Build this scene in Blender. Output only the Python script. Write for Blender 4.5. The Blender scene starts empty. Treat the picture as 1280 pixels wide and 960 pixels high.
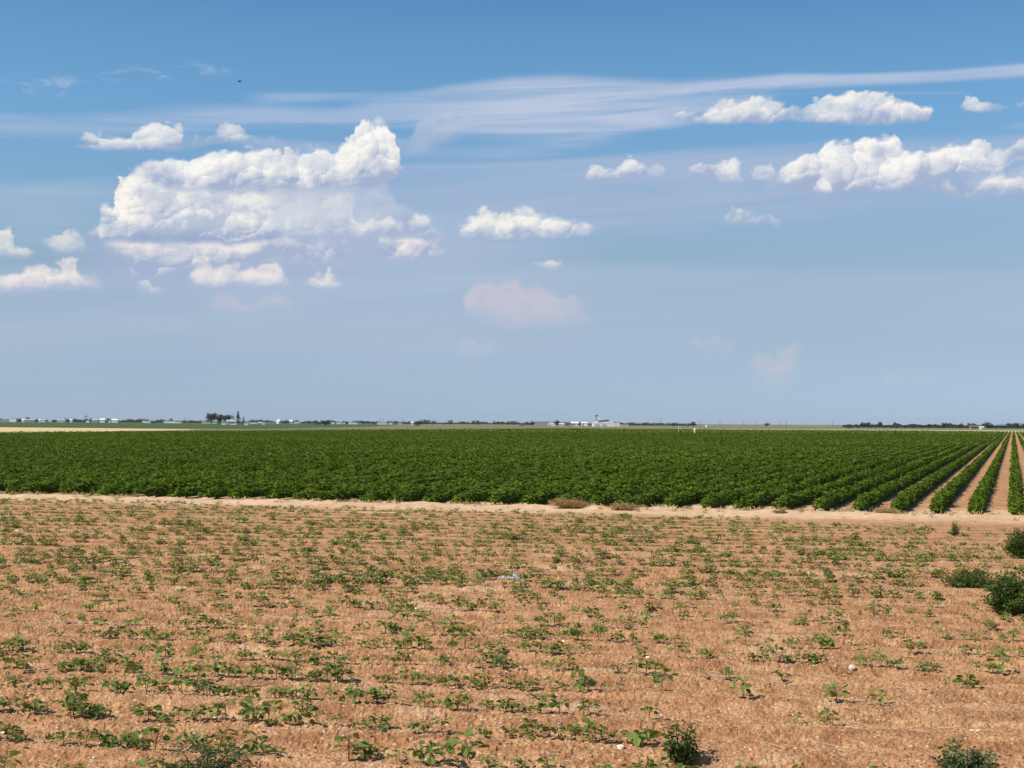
import bpy, math, random
import numpy as np
from mathutils import Vector, Matrix

random.seed(7)
RNG = np.random.default_rng(11)
SC = bpy.context.scene
COL = SC.collection

# ---------------------------------------------------------------- camera
H = 2.35                 # eye height above the field
F = 1800.0               # focal length in pixels of a 1280 px wide frame
ROLL = 0.0055            # the camera was held a touch off level
PY = 528.5               # pixel row of the horizon under the optical axis

def ray(xp, yp):
    cx = (xp - 640.0) / F
    cy = (PY - yp) / F
    return cx - ROLL * cy, cy + ROLL * cx      # X and Z for Y = 1

def ground(xp, yp, z=0.0):
    X, Z = ray(xp, yp)
    D = (z - H) / Z
    return X * D, D

def at(xp, D):
    """point on the ground at distance D seen in pixel column xp"""
    X, Z = ray(xp, PY)
    return X * D, D

def azel(xp, yp):
    X, Z = ray(xp, yp)
    return math.atan(X), math.atan(Z / math.hypot(1.0, X))

cd = bpy.data.cameras.new('camera')
cam = bpy.data.objects.new('camera', cd)
COL.objects.link(cam)
SC.camera = cam
cd.sensor_fit = 'HORIZONTAL'
cd.sensor_width = 36.0
cd.lens = 36.0 * F / 1280.0
cd.shift_y = (PY - 480.0) / 1280.0
cd.clip_start = 0.1
cd.clip_end = 60000.0
right = Vector((1, 0, ROLL)).normalized()
fwd = Vector((0, 1, 0))
up = right.cross(fwd)
M = Matrix((right, up, -fwd)).transposed().to_4x4()
M.translation = (0, 0, H)
cam.matrix_world = M

SC.render.engine = 'CYCLES'
SC.cycles.max_bounces = 6
SC.cycles.diffuse_bounces = 2
SC.cycles.glossy_bounces = 1
SC.cycles.transmission_bounces = 2
SC.cycles.transparent_max_bounces = 6
SC.cycles.use_denoising = True
SC.cycles.denoising_input_passes = 'RGB_ALBEDO_NORMAL'
SC.view_settings.view_transform = 'Standard'
SC.view_settings.look = 'None'
SC.view_settings.exposure = 0.0
SC.view_settings.gamma = 1.0

# ---------------------------------------------------------------- helpers
def srgb(r, g, b):
    f = lambda c: c / 12.92 if c <= 0.04045 else ((c + 0.055) / 1.055) ** 2.4
    return (f(r / 255), f(g / 255), f(b / 255), 1.0)

class NT:
    """small wrapper to write node trees as expressions"""
    def __init__(self, tree):
        self.t = tree
    def n(self, typ, **kw):
        nd = self.t.nodes.new(typ)
        for k, v in kw.items():
            setattr(nd, k, v)
        return nd
    def put(self, sock, v):
        if v is None:
            return
        if isinstance(v, bpy.types.NodeSocket):
            self.t.links.new(v, sock)
        else:
            sock.default_value = v
    def m(self, op, a, b=None, c=None, clamp=False):
        nd = self.n('ShaderNodeMath', operation=op, use_clamp=clamp)
        for i, v in enumerate((a, b, c)):
            self.put(nd.inputs[i], v)
        return nd.outputs[0]
    def vm(self, op, a, b=None):
        nd = self.n('ShaderNodeVectorMath', operation=op)
        self.put(nd.inputs[0], a)
        if op == 'SCALE':
            self.put(nd.inputs['Scale'], b)
        else:
            self.put(nd.inputs[1], b)
        return nd.outputs[0]
    def xyz(self, x, y, z=0.0):
        nd = self.n('ShaderNodeCombineXYZ')
        for i, v in enumerate((x, y, z)):
            self.put(nd.inputs[i], v)
        return nd.outputs[0]
    def sep(self, v):
        nd = self.n('ShaderNodeSeparateXYZ')
        self.put(nd.inputs[0], v)
        return nd.outputs
    def mix(self, f, a, b, blend='MIX'):
        nd = self.n('ShaderNodeMix', data_type='RGBA', blend_type=blend)
        nd.clamp_factor = True
        self.put(nd.inputs[0], f)
        self.put(nd.inputs[6], a)
        self.put(nd.inputs[7], b)
        return nd.outputs[2]
    def noise(self, vec, scale, detail=2.0, rough=0.5, dist=0.0, lac=2.0, typ='FBM', dims='3D'):
        nd = self.n('ShaderNodeTexNoise', noise_dimensions=dims)
        nd.noise_type = typ
        self.put(nd.inputs['Vector'], vec)
        nd.inputs['Scale'].default_value = scale
        nd.inputs['Detail'].default_value = detail
        nd.inputs['Roughness'].default_value = rough
        nd.inputs['Lacunarity'].default_value = lac
        nd.inputs['Distortion'].default_value = dist
        return nd
    def voro(self, vec, scale, detail=0.0, rough=0.5, feature='F1', rnd=1.0, smooth=None, dims='3D'):
        nd = self.n('ShaderNodeTexVoronoi', feature=feature, voronoi_dimensions=dims)
        self.put(nd.inputs['Vector'], vec)
        nd.inputs['Scale'].default_value = scale
        nd.inputs['Detail'].default_value = detail
        nd.inputs['Roughness'].default_value = rough
        nd.inputs['Randomness'].default_value = rnd
        if smooth is not None:
            nd.inputs['Smoothness'].default_value = smooth
        return nd
    def step(self, e0, e1, x):
        nd = self.n('ShaderNodeMapRange', interpolation_type='SMOOTHSTEP')
        self.put(nd.inputs[0], x)
        self.put(nd.inputs[1], e0)
        self.put(nd.inputs[2], e1)
        return nd.outputs[0]
    def lin(self, e0, e1, x, a=0.0, b=1.0):
        nd = self.n('ShaderNodeMapRange')
        self.put(nd.inputs[0], x)
        self.put(nd.inputs[1], e0)
        self.put(nd.inputs[2], e1)
        self.put(nd.inputs[3], a)
        self.put(nd.inputs[4], b)
        return nd.outputs[0]
# clear-sky multipliers (horizon to top of view), halved
SKYTINT = [(0.0, .30, .412, .69), (.194, .43, .452, .535), (.372, .575, .56, .56), (.533, .57, .66, .67), (.676, .54, .72, .755), (.82, .49, .71, .75), (.95, .42, .655, .735)]
SUN_POWER = 5.0

# soil and field colours (reflectances)
SOIL_A = (.50, .275, .155)
SOIL_B = (.42, .225, .125)
SOIL_C = (.56, .345, .215)
SOIL_D = (.34, .172, .092)
SOIL_SAND = (.66, .44, .28)
PASTURE_A, PASTURE_B = (.16, .15, .075), (.26, .22, .12)
FARGREEN_A, FARGREEN_B = (.06, .10, .03), (.10, .13, .045)
STUBBLE_A, STUBBLE_B = (.62, .45, .22), (.70, .53, .28)
DRY_A, DRY_B = (.50, .44, .24), (.36, .32, .17)
HAZE_COL = (.80, .88, 1.0)
HAZE_D = .000042
SOIL_A = (.560, .292, .134)
SOIL_B = (.470, .229, .103)
SOIL_C = (.640, .380, .198)
SOIL_D = (.305, .138, .060)
SOIL_SAND = (.76, .53, .325)
def crop_edge(r):
    return 39.3 + .07 * r
def field_edge(r):
    return 35.5 - .19 * np.maximum(0.0, r + 10.0)
# ---------------------------------------------------------------- sky
SUN_AZ = math.atan2(-0.91, -0.41)      # from the viewer's left, a little behind
SUN_EL = math.radians(47)
SKY_STRENGTH = 0.085

W = bpy.data.worlds.new('World')
SC.world = W
W.use_nodes = True
wt = W.node_tree
wt.nodes.clear()
N = NT(wt)
out = N.n('ShaderNodeOutputWorld')
bg = N.n('ShaderNodeBackground')
bg.inputs['Strength'].default_value = SKY_STRENGTH
wt.links.new(bg.outputs[0], out.inputs[0])
sky = N.n('ShaderNodeTexSky', sky_type='NISHITA')
sky.sun_disc = False
sky.sun_elevation = SUN_EL
sky.sun_rotation = SUN_AZ
sky.altitude = 900.0
sky.air_density = 1.0
sky.dust_density = 0.15
sky.ozone_density = 3.0

geo = N.n('ShaderNodeTexCoord')
dx, dy, dz = N.sep(geo.outputs['Generated'])
K = 1800.0
AZR, ELR = 0.36, 0.32
A = N.m('MULTIPLY', N.m('ARCTAN2', dx, dy), K)
E = N.m('MULTIPLY', N.m('ARCSINE', dz), K)

def lay(c):
    """a sky colour as seen -> the value the background node needs"""
    c = srgb(*c)
    return (c[0] / SKY_STRENGTH, c[1] / SKY_STRENGTH, c[2] / SKY_STRENGTH, 1.0)

# clear air: Nishita, cooled towards the horizon where the day was hazy blue
tint = N.n('ShaderNodeValToRGB')
cr = tint.color_ramp
cr.interpolation = 'LINEAR'
wt.links.new(N.m('DIVIDE', E, 560.0), tint.inputs[0])
while len(cr.elements) < len(SKYTINT):
    cr.elements.new(0.5)
for e, (p, r, g, b) in zip(cr.elements, SKYTINT):
    e.position = p
    e.color = (r, g, b, 1)
base = N.mix(1.0, sky.outputs[0], tint.outputs[0], 'MULTIPLY')
base = N.vm('SCALE', base, N.lin(-700.0, 700.0, A, 1.98, 1.86))

AE = N.xyz(A, E)
# shared cloud turbulence
n1 = N.noise(AE, 1 / 46.0, 5.0, 0.55, dims='2D')
n2 = N.noise(N.vm('ADD', AE, (371.0, 93.0, 5.0)), 1 / 46.0, 5.0, 0.55, dims='2D')
# billows: rounded cells in two sizes, each with a side to the sun
CW = N.xyz(N.m('ADD', A, N.m('MULTIPLY', N.m('SUBTRACT', n2.outputs[0], 0.5), 40.0)),
           N.m('ADD', N.m('MULTIPLY', E, 1.15), N.m('MULTIPLY', N.m('SUBTRACT', n1.outputs[0], 0.5), 40.0)))
def billow(size):
    v = N.voro(CW, 1.0 / size, 0.0, dims='2D')
    lx, ly, _ = N.sep(N.vm('SUBTRACT', CW, v.outputs['Position']))
    lit = N.m('MULTIPLY', N.m('ADD', N.m('MULTIPLY', lx, -0.62), N.m('MULTIPLY', ly, 0.78)), 1.0 / size)
    return v.outputs['Distance'], lit
d1, lit1 = billow(34.0)
d2, lit2 = billow(13.0)
bump = N.m('ADD', N.m('MULTIPLY', N.m('SUBTRACT', 0.42, d1), 15.0), N.m('MULTIPLY', N.m('SUBTRACT', 0.42, d2), 7.0))
wx = N.m('MULTIPLY', N.m('SUBTRACT', n1.outputs[0], 0.5), 44.0)
wy = N.m('SUBTRACT', N.m('MULTIPLY', N.m('SUBTRACT', n2.outputs[0], 0.5), 24.0), bump)
Aw = N.m('ADD', A, wx)
Ew = N.m('ADD', E, N.m('SUBTRACT', wy, 4.0))
Ab = N.m('ADD', A, N.m('MULTIPLY', wx, 0.25))
Eb = N.m('ADD', E, N.m('MULTIPLY', N.m('SUBTRACT', n1.outputs[0], 0.5), 9.0))   # the flat base wavers less
off = N.vm('ADD', AE, (-9.0, 10.0, 0.0))
r1 = N.noise(AE, 1 / 44.0, 3.0, 0.5, dims='2D')
r2 = N.noise(off, 1 / 44.0, 3.0, 0.5, dims='2D')
rel = N.m('ADD', N.m('MULTIPLY', N.m('SUBTRACT', r1.outputs[0], r2.outputs[0]), 1.1),
          N.m('ADD', N.m('MULTIPLY', lit1, 0.34), N.m('MULTIPLY', lit2, 0.20)))
wisp = N.noise(N.xyz(N.m('MULTIPLY', A, 0.45), E), 1 / 22.0, 4.0, 0.62, dims='2D')
window = N.step(900.0, 700.0, N.m('ABSOLUTE', A))

def profile(rows, A_in):
    """rows: (x, top, bottom, opacity) in image pixels -> three sockets: top, bottom (in sky px), opacity"""
    U = N.m('DIVIDE', N.m('ADD', A_in, AZR * K), 2 * AZR * K)
    nd = N.n('ShaderNodeRGBCurve')
    wt.links.new(N.xyz(U, U, U), nd.inputs['Color'])
    mp = nd.mapping
    mp.use_clip = True
    mp.extend = 'HORIZONTAL'
    tabs = ([], [], [])
    for x, t, b, a in rows:
        az, et = azel(x, t)
        _, eb = azel(x, b)
        u = (az + AZR) / (2 * AZR)
        tabs[0].append((u, et / ELR))
        tabs[1].append((u, eb / ELR))
        tabs[2].append((u, a))
    for c, tab in zip(mp.curves, tabs):
        pts = c.points
        while len(pts) < len(tab):
            pts.new(0.5, 0.5)
        for p, (u, v) in zip(pts, tab):
            p.location = (min(max(u, 0.0), 1.0), min(max(v, 0.0), 1.0))
            p.handle_type = 'VECTOR'
    mp.update()
    r, g, b = N.sep(nd.outputs[0])
    return N.m('MULTIPLY', r, ELR * K), N.m('MULTIPLY', g, ELR * K), b

def cumulus(under, rows, white=(250, 247, 240), shade=(168, 180, 207), soft=9.0, grey=16.0, relief=1.0, base_soft=5.0, gate=0.74):
    t, _, a = profile(rows, Aw)
    _, b, _ = profile(rows, Ab)
    dt = N.m('SUBTRACT', t, Ew)
    db = N.m('SUBTRACT', Eb, b)
    sw = N.lin(0.35, 0.7, wisp.outputs[0], soft * 0.5, soft * 1.6)
    al = N.m('MULTIPLY', N.step(0.0, sw, dt), N.step(-base_soft * 0.4, base_soft, db))
    al = N.m('MULTIPLY', al, N.lin(0.34, 0.54, wisp.outputs[0], gate, 1.0))
    al = N.m('MULTIPLY', N.m('MULTIPLY', al, a), window)
    k = N.step(-3.0, grey * 1.25, N.m('ADD', db, N.m('MULTIPLY', N.m('SUBTRACT', r1.outputs[0], 0.55), grey * 1.7)))
    hh = N.m('DIVIDE', db, N.m('MAXIMUM', N.m('SUBTRACT', t, b), 12.0))
    hh = N.m('ADD', hh, N.m('MULTIPLY', N.m('SUBTRACT', n2.outputs[0], 0.5), 0.9))
    k = N.m('MULTIPLY', k, N.lin(0.0, 0.66, hh, 0.42, 1.0))
    k = N.m('ADD', N.m('MULTIPLY', k, 0.84), N.m('MULTIPLY', rel, relief), clamp=True)
    col = N.mix(k, lay(shade), lay(white))
    return N.mix(al, under, col)

def veil(under, rows, col, st=(0.06, 1.0), scale=1 / 26.0, soft_t=14.0, soft_b=22.0, lo=0.3, hi=0.62, amp=10.0, floor=0.35):
    P = N.xyz(N.m('MULTIPLY', A, st[0]), N.m('ADD', N.m('MULTIPLY', E, st[1]), N.m('MULTIPLY', A, -0.05)))
    s = N.noise(P, scale, 4.0, 0.6, 0.4, dims='2D')
    Ev = N.m('ADD', E, N.m('MULTIPLY', N.m('SUBTRACT', s.outputs[0], 0.5), amp))
    t, b, a = profile(rows, A)
    al = N.m('MULTIPLY', N.step(0.0, soft_t, N.m('SUBTRACT', t, Ev)), N.step(0.0, soft_b, N.m('SUBTRACT', Ev, b)))
    al = N.m('MULTIPLY', al, N.lin(lo, hi, s.outputs[0], floor, 1.0))
    al = N.m('MULTIPLY', N.m('MULTIPLY', al, a), window)
    return N.mix(al, under, lay(col))

s = base
# thin high veils
s = veil(s, [(-30, 132, 178, .5), (60, 140, 178, .55), (160, 134, 178, .5), (240, 126, 176, .5), (330, 124, 168, .55), (420, 126, 168, .5),
             (500, 112, 170, .55), (560, 100, 178, .75), (640, 90, 186, .95), (700, 88, 190, .95), (760, 92, 186, .95), (840, 96, 168, .9), (920, 92, 150, .75),
             (980, 88, 124, .75), (1080, 88, 116, .75), (1180, 84, 108, .8), (1310, 72, 100, .85)], (190, 201, 223), lo=.34, hi=.60, amp=20.0, floor=.34, scale=1 / 20.0)
s = veil(s, [(820, 104, 116, 0), (900, 98, 114, .6), (980, 90, 112, .7), (1080, 89, 110, .7), (1180, 86, 106, .75), (1310, 74, 98, .8)], (188, 200, 224), soft_t=6, soft_b=10, lo=.2, hi=.5, amp=5.0, floor=.6)
s = veil(s, [(1080, 112, 122, 0), (1130, 113, 120, .4), (1200, 113, 119, .4), (1230, 114, 118, 0), (1240, 158, 164, 0), (1270, 152, 164, .5), (1310, 148, 162, .5)], (182, 198, 224), soft_t=4, soft_b=5, amp=4.0)
s = veil(s, [(-30, 95, 125, 0), (20, 88, 126, .5), (80, 88, 124, .6), (90, 80, 112, .6), (130, 80, 108, .55), (165, 76, 104, .5), (215, 76, 104, .5), (250, 68, 98, .6), (285, 68, 98, .5), (300, 74, 96, 0)],
         (176, 198, 226), st=(0.32, 1.0), scale=1 / 13.0, soft_t=12, soft_b=14, lo=.5, hi=.74, floor=0.0)
s = veil(s, [(300, 112, 132, 0), (340, 112, 132, .5), (430, 112, 130, .5), (520, 112, 130, .3), (560, 112, 130, 0)], (172, 196, 224), soft_t=6, soft_b=8)
s = veil(s, [(280, 166, 200, 0), (330, 166, 204, .6), (420, 172, 206, .6), (520, 180, 206, .55), (640, 176, 206, .55), (720, 178, 200, .4), (790, 182, 196, 0)], (178, 192, 218))
s = veil(s, [(400, 206, 300, 0), (470, 202, 330, .5), (520, 198, 330, .6), (640, 196, 330, .75), (760, 190, 330, .8), (860, 184, 320, .85), (980, 178, 310, .8), (1100, 172, 306, .6), (1200, 168, 306, .6), (1310, 160, 306, .65)],
         (171, 187, 214), soft_t=10, soft_b=70, lo=.2, hi=.6, amp=14)
s = veil(s, [(-30, 220, 330, .6), (60, 218, 330, .65), (130, 214, 320, .5), (160, 216, 320, .3), (300, 250, 420, .5), (480, 250, 420, .7), (620, 260, 420, .6), (700, 280, 430, .3), (760, 300, 420, 0)], (170, 191, 215), soft_t=20, soft_b=60, lo=.2, hi=.6)
s = veil(s, [(-30, 320, 500, .75), (200, 330, 490, .75), (420, 325, 510, .7), (600, 318, 510, .7), (800, 318, 510, .7), (1000, 326, 490, .6), (1310, 326, 480, .55)], (173, 191, 213), st=(.05, .6), soft_t=26, soft_b=90, lo=.2, hi=.6, amp=20)

# far, faint cumulus close to the horizon
PINK, PSH = (208, 200, 210), (178, 190, 212)
s = cumulus(s, [(255, 385, 395, 0), (268, 370, 396, .55), (295, 366, 396, .6), (315, 372, 396, .5), (330, 366, 396, .4), (352, 368, 394, .5), (372, 376, 394, .35), (384, 388, 394, 0),
                (575, 392, 398, 0), (584, 368, 402, .7), (610, 354, 408, .8), (640, 344, 412, .85), (660, 352, 416, .8), (690, 362, 416, .7), (712, 368, 414, .6), (730, 384, 412, .35), (760, 404, 412, 0),
                (860, 436, 452, 0), (876, 424, 452, .3), (912, 424, 452, .35), (930, 450, 458, .05), (945, 444, 488, .4), (965, 440, 490, .5), (980, 426, 490, .4), (992, 420, 480, .4), (1006, 440, 480, 0)],
            PINK, PSH, soft=15, grey=22, relief=.6, base_soft=14)
s = cumulus(s, [(560, 440, 446, 0), (580, 424, 446, .35), (610, 424, 446, .4), (630, 440, 446, 0), (1090, 478, 484, 0), (1110, 470, 484, .35), (1140, 470, 484, .25), (1165, 466, 482, .3), (1190, 470, 480, 0)], PINK, PSH, soft=14, grey=10, relief=.5, base_soft=12)
# grey cloud mass between and below the bright heads
GW, GS = (196, 205, 221), (160, 175, 207)
s = cumulus(s, [(100, 330, 345, 0), (140, 306, 352, .7), (180, 220, 352, .8), (220, 212, 350, .85), (330, 210, 346, .85), (430, 212, 344, .8), (470, 220, 338, .7), (520, 262, 330, .8), (560, 286, 326, .7), (600, 300, 318, .3), (640, 308, 312, 0),
                (930, 232, 240, 0), (965, 222, 248, .7), (1020, 214, 250, .85), (1100, 214, 250, .85), (1160, 206, 246, .8), (1230, 206, 256, .8), (1310, 200, 262, .8)], GW, GS, soft=22, grey=60, relief=.5, base_soft=26)
s = veil(s, [(60, 300, 360, 0), (120, 280, 372, .5), (200, 276, 376, .7), (330, 276, 380, .75), (460, 270, 372, .75), (560, 280, 350, .7), (640, 296, 340, .5), (760, 300, 330, 0)], (172, 186, 213), soft_t=18, soft_b=26, lo=.3, hi=.6)
# lower tier
s = cumulus(s, [(-30, 348, 366, .9), (0, 346, 366, .9), (22, 336, 366, .95), (40, 328, 366, 1), (60, 330, 364, .95), (80, 328, 364, 1), (95, 322, 362, 1), (104, 342, 360, .8), (125, 356, 364, .4), (140, 362, 366, 0),
                (160, 360, 366, 0), (172, 350, 370, .5), (184, 346, 370, .7), (196, 356, 370, .4), (206, 362, 368, 0),
                (236, 346, 358, 0), (250, 332, 360, .9), (290, 330, 360, 1), (330, 334, 360, 1), (355, 338, 360, .95), (366, 350, 358, 0),
                (380, 352, 362, 0), (394, 342, 364, .8), (412, 342, 364, .85), (426, 354, 362, 0), (655, 326, 330, 0), (668, 320, 334, .5), (686, 322, 338, .75), (700, 328, 338, .6), (706, 334, 338, 0)],
            (240, 232, 228), (178, 188, 214), grey=10, base_soft=8)
s = cumulus(s, [(120, 300, 310, 0), (136, 298, 318, .5), (150, 298, 330, .8), (165, 298, 346, .9), (185, 298, 346, .95), (215, 298, 340, .95), (250, 298, 336, .9), (290, 298, 334, .9), (330, 296, 328, .9), (372, 300, 330, .85), (400, 304, 328, .85),
                (430, 308, 328, .8), (446, 316, 326, 0), (462, 316, 322, 0), (474, 296, 324, .95), (500, 290, 324, 1), (520, 296, 324, .95), (545, 302, 322, .8), (560, 312, 322, 0)],
            (243, 236, 230), (166, 180, 209), grey=20, relief=1.3, base_soft=10, gate=.40, soft=13)
s = cumulus(s, [(-30, 290, 326, .9), (0, 290, 324, .95), (14, 288, 322, .9), (22, 306, 326, .6), (30, 312, 328, .7), (40, 318, 326, 0), (60, 306, 316, 0), (72, 294, 318, .7), (88, 288, 318, .75), (102, 296, 316, .4), (110, 308, 314, 0)],
            (240, 236, 230), (172, 186, 212), grey=10, base_soft=10)
# middle tier: the large cloud's body, its trail, and single clouds to the right
s = cumulus(s, [(320, 236, 250, 0), (335, 238, 296, .6), (370, 240, 298, .5), (400, 242, 298, .5), (420, 234, 296, .65), (440, 246, 296, .55), (456, 276, 296, .9), (475, 272, 298, 1), (495, 276, 298, .95), (505, 270, 296, 1), (520, 266, 294, 1), (535, 278, 294, .9), (548, 290, 296, .4), (556, 294, 297, 0),
                (566, 292, 297, 0), (574, 284, 297, .95), (590, 274, 298, 1), (612, 262, 298, 1), (635, 264, 299, 1), (655, 260, 300, 1), (680, 268, 301, 1), (700, 264, 300, .95), (715, 274, 298, .9), (735, 280, 296, .7), (752, 290, 295, 0),
                (905, 276, 280, 0), (914, 266, 280, .85), (935, 262, 281, .9), (958, 264, 281, .8), (964, 276, 287, .5), (974, 284, 287, 0),
                (1170, 234, 242, 0), (1178, 224, 246, .8), (1192, 222, 248, .85), (1206, 236, 248, .5), (1222, 228, 246, .8), (1245, 218, 246, .9), (1266, 216, 244, .9), (1310, 224, 244, .8)],
            (246, 243, 236), (170, 184, 211), grey=17, relief=1.15, gate=.6, soft=11)
s = cumulus(s, [(108, 286, 294, 0), (116, 282, 297, 1), (124, 264, 298, 1), (138, 250, 298, 1), (150, 248, 299, 1), (152, 214, 299, 1), (162, 208, 299, 1), (186, 204, 300, 1), (240, 206, 300, 1), (300, 214, 300, 1), (326, 236, 300, 1), (338, 248, 300, .8), (350, 262, 300, .3), (360, 290, 300, 0)],
            (250, 246, 238), (164, 178, 207), grey=38, relief=1.15, gate=.42, soft=13)
s = cumulus(s, [(112, 294, 296, 0), (130, 295, 302, .7), (160, 296, 305, .95), (220, 296, 306, 1), (290, 296, 305, 1), (335, 297, 304, .9), (352, 298, 302, 0),
                (170, 350, 356, 0)][:7], (160, 175, 206), (150, 167, 203), soft=5, grey=8, relief=.3, base_soft=7)
# small tops in front of the body
s = cumulus(s, [(108, 286, 290, 0), (118, 280, 291, 1), (128, 262, 291, 1), (142, 252, 291, 1), (160, 254, 291, 1), (174, 266, 291, 1), (190, 276, 291, .9), (210, 262, 291, .9), (232, 256, 291, .9), (252, 268, 291, .9), (276, 262, 291, 1), (296, 258, 291, 1), (316, 268, 291, .9), (330, 262, 290, .9), (340, 284, 290, 0)],
            (253, 250, 243), (190, 199, 217), grey=26, relief=1.3, base_soft=12, gate=.55)
s = cumulus(s, [(180, 222, 226, 0), (196, 220, 238, .7), (230, 222, 242, .9), (300, 222, 243, .95), (360, 222, 243, .95), (420, 222, 242, .95), (455, 224, 240, .9), (475, 226, 236, .5), (486, 230, 234, 0)], (178, 189, 213), (156, 171, 205), soft=8, grey=16, relief=.5, base_soft=9)
# thinner grey cloud drifting in front of the body
s = veil(s, [(170, 226, 262, 0), (190, 224, 266, .55), (250, 224, 268, .6), (320, 226, 268, .55), (400, 228, 290, .6), (450, 228, 296, .6), (475, 240, 296, .4), (490, 256, 290, 0)], (198, 206, 221), st=(.25, 1.0), scale=1 / 18.0, soft_t=8, soft_b=20, lo=.32, hi=.62, amp=20.0, floor=.15)
# upper strip with the tower, and the large bank on the far side
s = cumulus(s, [(176, 220, 226, 0), (190, 206, 232, .8), (215, 198, 234, 1), (250, 194, 236, 1), (290, 192, 236, 1), (328, 188, 236, 1), (350, 194, 236, 1), (372, 190, 236, 1), (392, 194, 236, 1), (402, 186, 234, 1), (420, 194, 234, 1), (432, 188, 232, 1), (443, 180, 232, 1), (447, 166, 232, 1),
                (455, 148, 232, 1), (466, 143, 232, 1), (476, 154, 230, 1), (488, 168, 228, 1), (495, 176, 224, 1), (496, 196, 222, 1), (500, 200, 216, .9), (508, 210, 214, 0),
                (720, 222, 226, 0), (730, 212, 227, .85), (748, 202, 228, .9), (768, 208, 228, .8), (790, 204, 226, .75), (812, 210, 224, .6), (826, 206, 222, .5), (838, 218, 222, .0), (858, 218, 226, .0), (864, 210, 226, .6), (880, 202, 228, .8), (900, 206, 228, .8), (918, 200, 229, .85), (934, 216, 228, .1), (942, 218, 226, .0), (952, 208, 226, .65), (970, 212, 226, .5), (980, 216, 228, .2), (985, 210, 232, .9), (1000, 196, 236, 1), (1020, 190, 238, 1), (1033, 172, 240, 1), (1045, 180, 240, 1), (1070, 176, 240, 1), (1092, 170, 240, 1), (1114, 172, 238, 1), (1124, 186, 236, 1), (1136, 194, 234, 1), (1150, 192, 228, 1), (1166, 184, 222, 1),
                (1180, 180, 218, 1), (1200, 180, 217, 1), (1222, 178, 216, 1), (1236, 192, 216, .95), (1256, 194, 214, .8), (1268, 178, 200, .8), (1290, 168, 196, .95), (1310, 168, 196, .95)],
            (253, 250, 243), (166, 179, 209), grey=17, relief=1.1, soft=8)
# upper row
s = cumulus(s, [(90, 182, 186, 0), (102, 174, 187, .75), (128, 166, 188, .85), (150, 174, 188, .8), (175, 168, 188, .85), (200, 158, 189, .95), (222, 156, 190, .9), (232, 172, 188, .5), (248, 168, 184, .45), (262, 168, 182, .6), (278, 160, 181, .8), (300, 160, 181, .75), (318, 170, 180, .35), (345, 170, 180, .2), (356, 176, 180, 0),
                (832, 148, 153, 0), (842, 142, 153, .7), (868, 142, 154, .75), (885, 136, 155, .95), (910, 130, 156, 1), (940, 126, 155, 1), (965, 124, 154, 1), (984, 130, 153, .9), (1000, 138, 153, .5), (1014, 132, 154, .85), (1034, 120, 155, 1), (1060, 118, 156, 1), (1085, 118, 156, 1), (1108, 116, 155, 1), (1124, 122, 154, 1), (1145, 126, 153, 1), (1162, 130, 150, .95), (1168, 142, 148, 0),
                (1196, 136, 139, 0), (1206, 130, 139, .7), (1224, 122, 140, .85), (1240, 122, 139, .8), (1254, 132, 138, .5), (1262, 132, 137, .4), (1290, 126, 137, .5), (1310, 126, 137, .5)],
            (246, 243, 238), (164, 178, 208), grey=13, relief=1.0, soft=8)
s = cumulus(s, [(486, 180, 192, 0), (500, 172, 194, .4), (520, 168, 194, .5), (535, 150, 192, .5), (560, 146, 182, .45), (585, 148, 172, .35), (600, 156, 168, 0)], (204, 208, 220), (170, 184, 214), grey=16, base_soft=10, soft=14)
wt.links.new(s, bg.inputs['Color'])
W.cycles.sampling_method = 'MANUAL'
W.cycles.sample_map_resolution = 512

sl = bpy.data.lights.new('sun', 'SUN')
sl.energy = SUN_POWER
sl.angle = math.radians(0.53)
sl.color = (1.0, 0.95, 0.86)
so = bpy.data.objects.new('sun', sl)
COL.objects.link(so)
sd = Vector((math.sin(SUN_AZ) * math.cos(SUN_EL), math.cos(SUN_AZ) * math.cos(SUN_EL), math.sin(SUN_EL)))
so.rotation_euler = sd.to_track_quat('Z', 'Y').to_euler()
so.location = sd * 60
# ---------------------------------------------------------------- mesh building in numpy
def make_mesh(name, V, faces, mats=(), fmat=None, tint=None, smooth=False):
    """V (n,3); faces: list of (m,k) index arrays (k corners each)"""
    me = bpy.data.meshes.new(name)
    V = np.asarray(V, dtype=np.float32)
    faces = [np.asarray(f, dtype=np.int32) for f in faces if len(f)]
    nf = sum(len(f) for f in faces)
    loops = np.concatenate([f.ravel() for f in faces])
    tot = np.concatenate([np.full(len(f), f.shape[1], dtype=np.int32) for f in faces])
    start = np.concatenate(([0], np.cumsum(tot)[:-1])).astype(np.int32)
    me.vertices.add(len(V))
    me.vertices.foreach_set('co', V.ravel())
    me.loops.add(len(loops))
    me.loops.foreach_set('vertex_index', loops)
    me.polygons.add(nf)
    me.polygons.foreach_set('loop_start', start)
    me.polygons.foreach_set('loop_total', tot)
    for m in mats:
        me.materials.append(m)
    if fmat is not None:
        me.polygons.foreach_set('material_index', np.asarray(fmat, dtype=np.int32))
    me.polygons.foreach_set('use_smooth', np.full(nf, smooth, dtype=bool))
    if tint is not None:
        a = me.attributes.new('tint', 'FLOAT', 'FACE')
        a.data.foreach_set('value', np.asarray(tint, dtype=np.float32))
    me.update(calc_edges=True)
    return me

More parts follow.
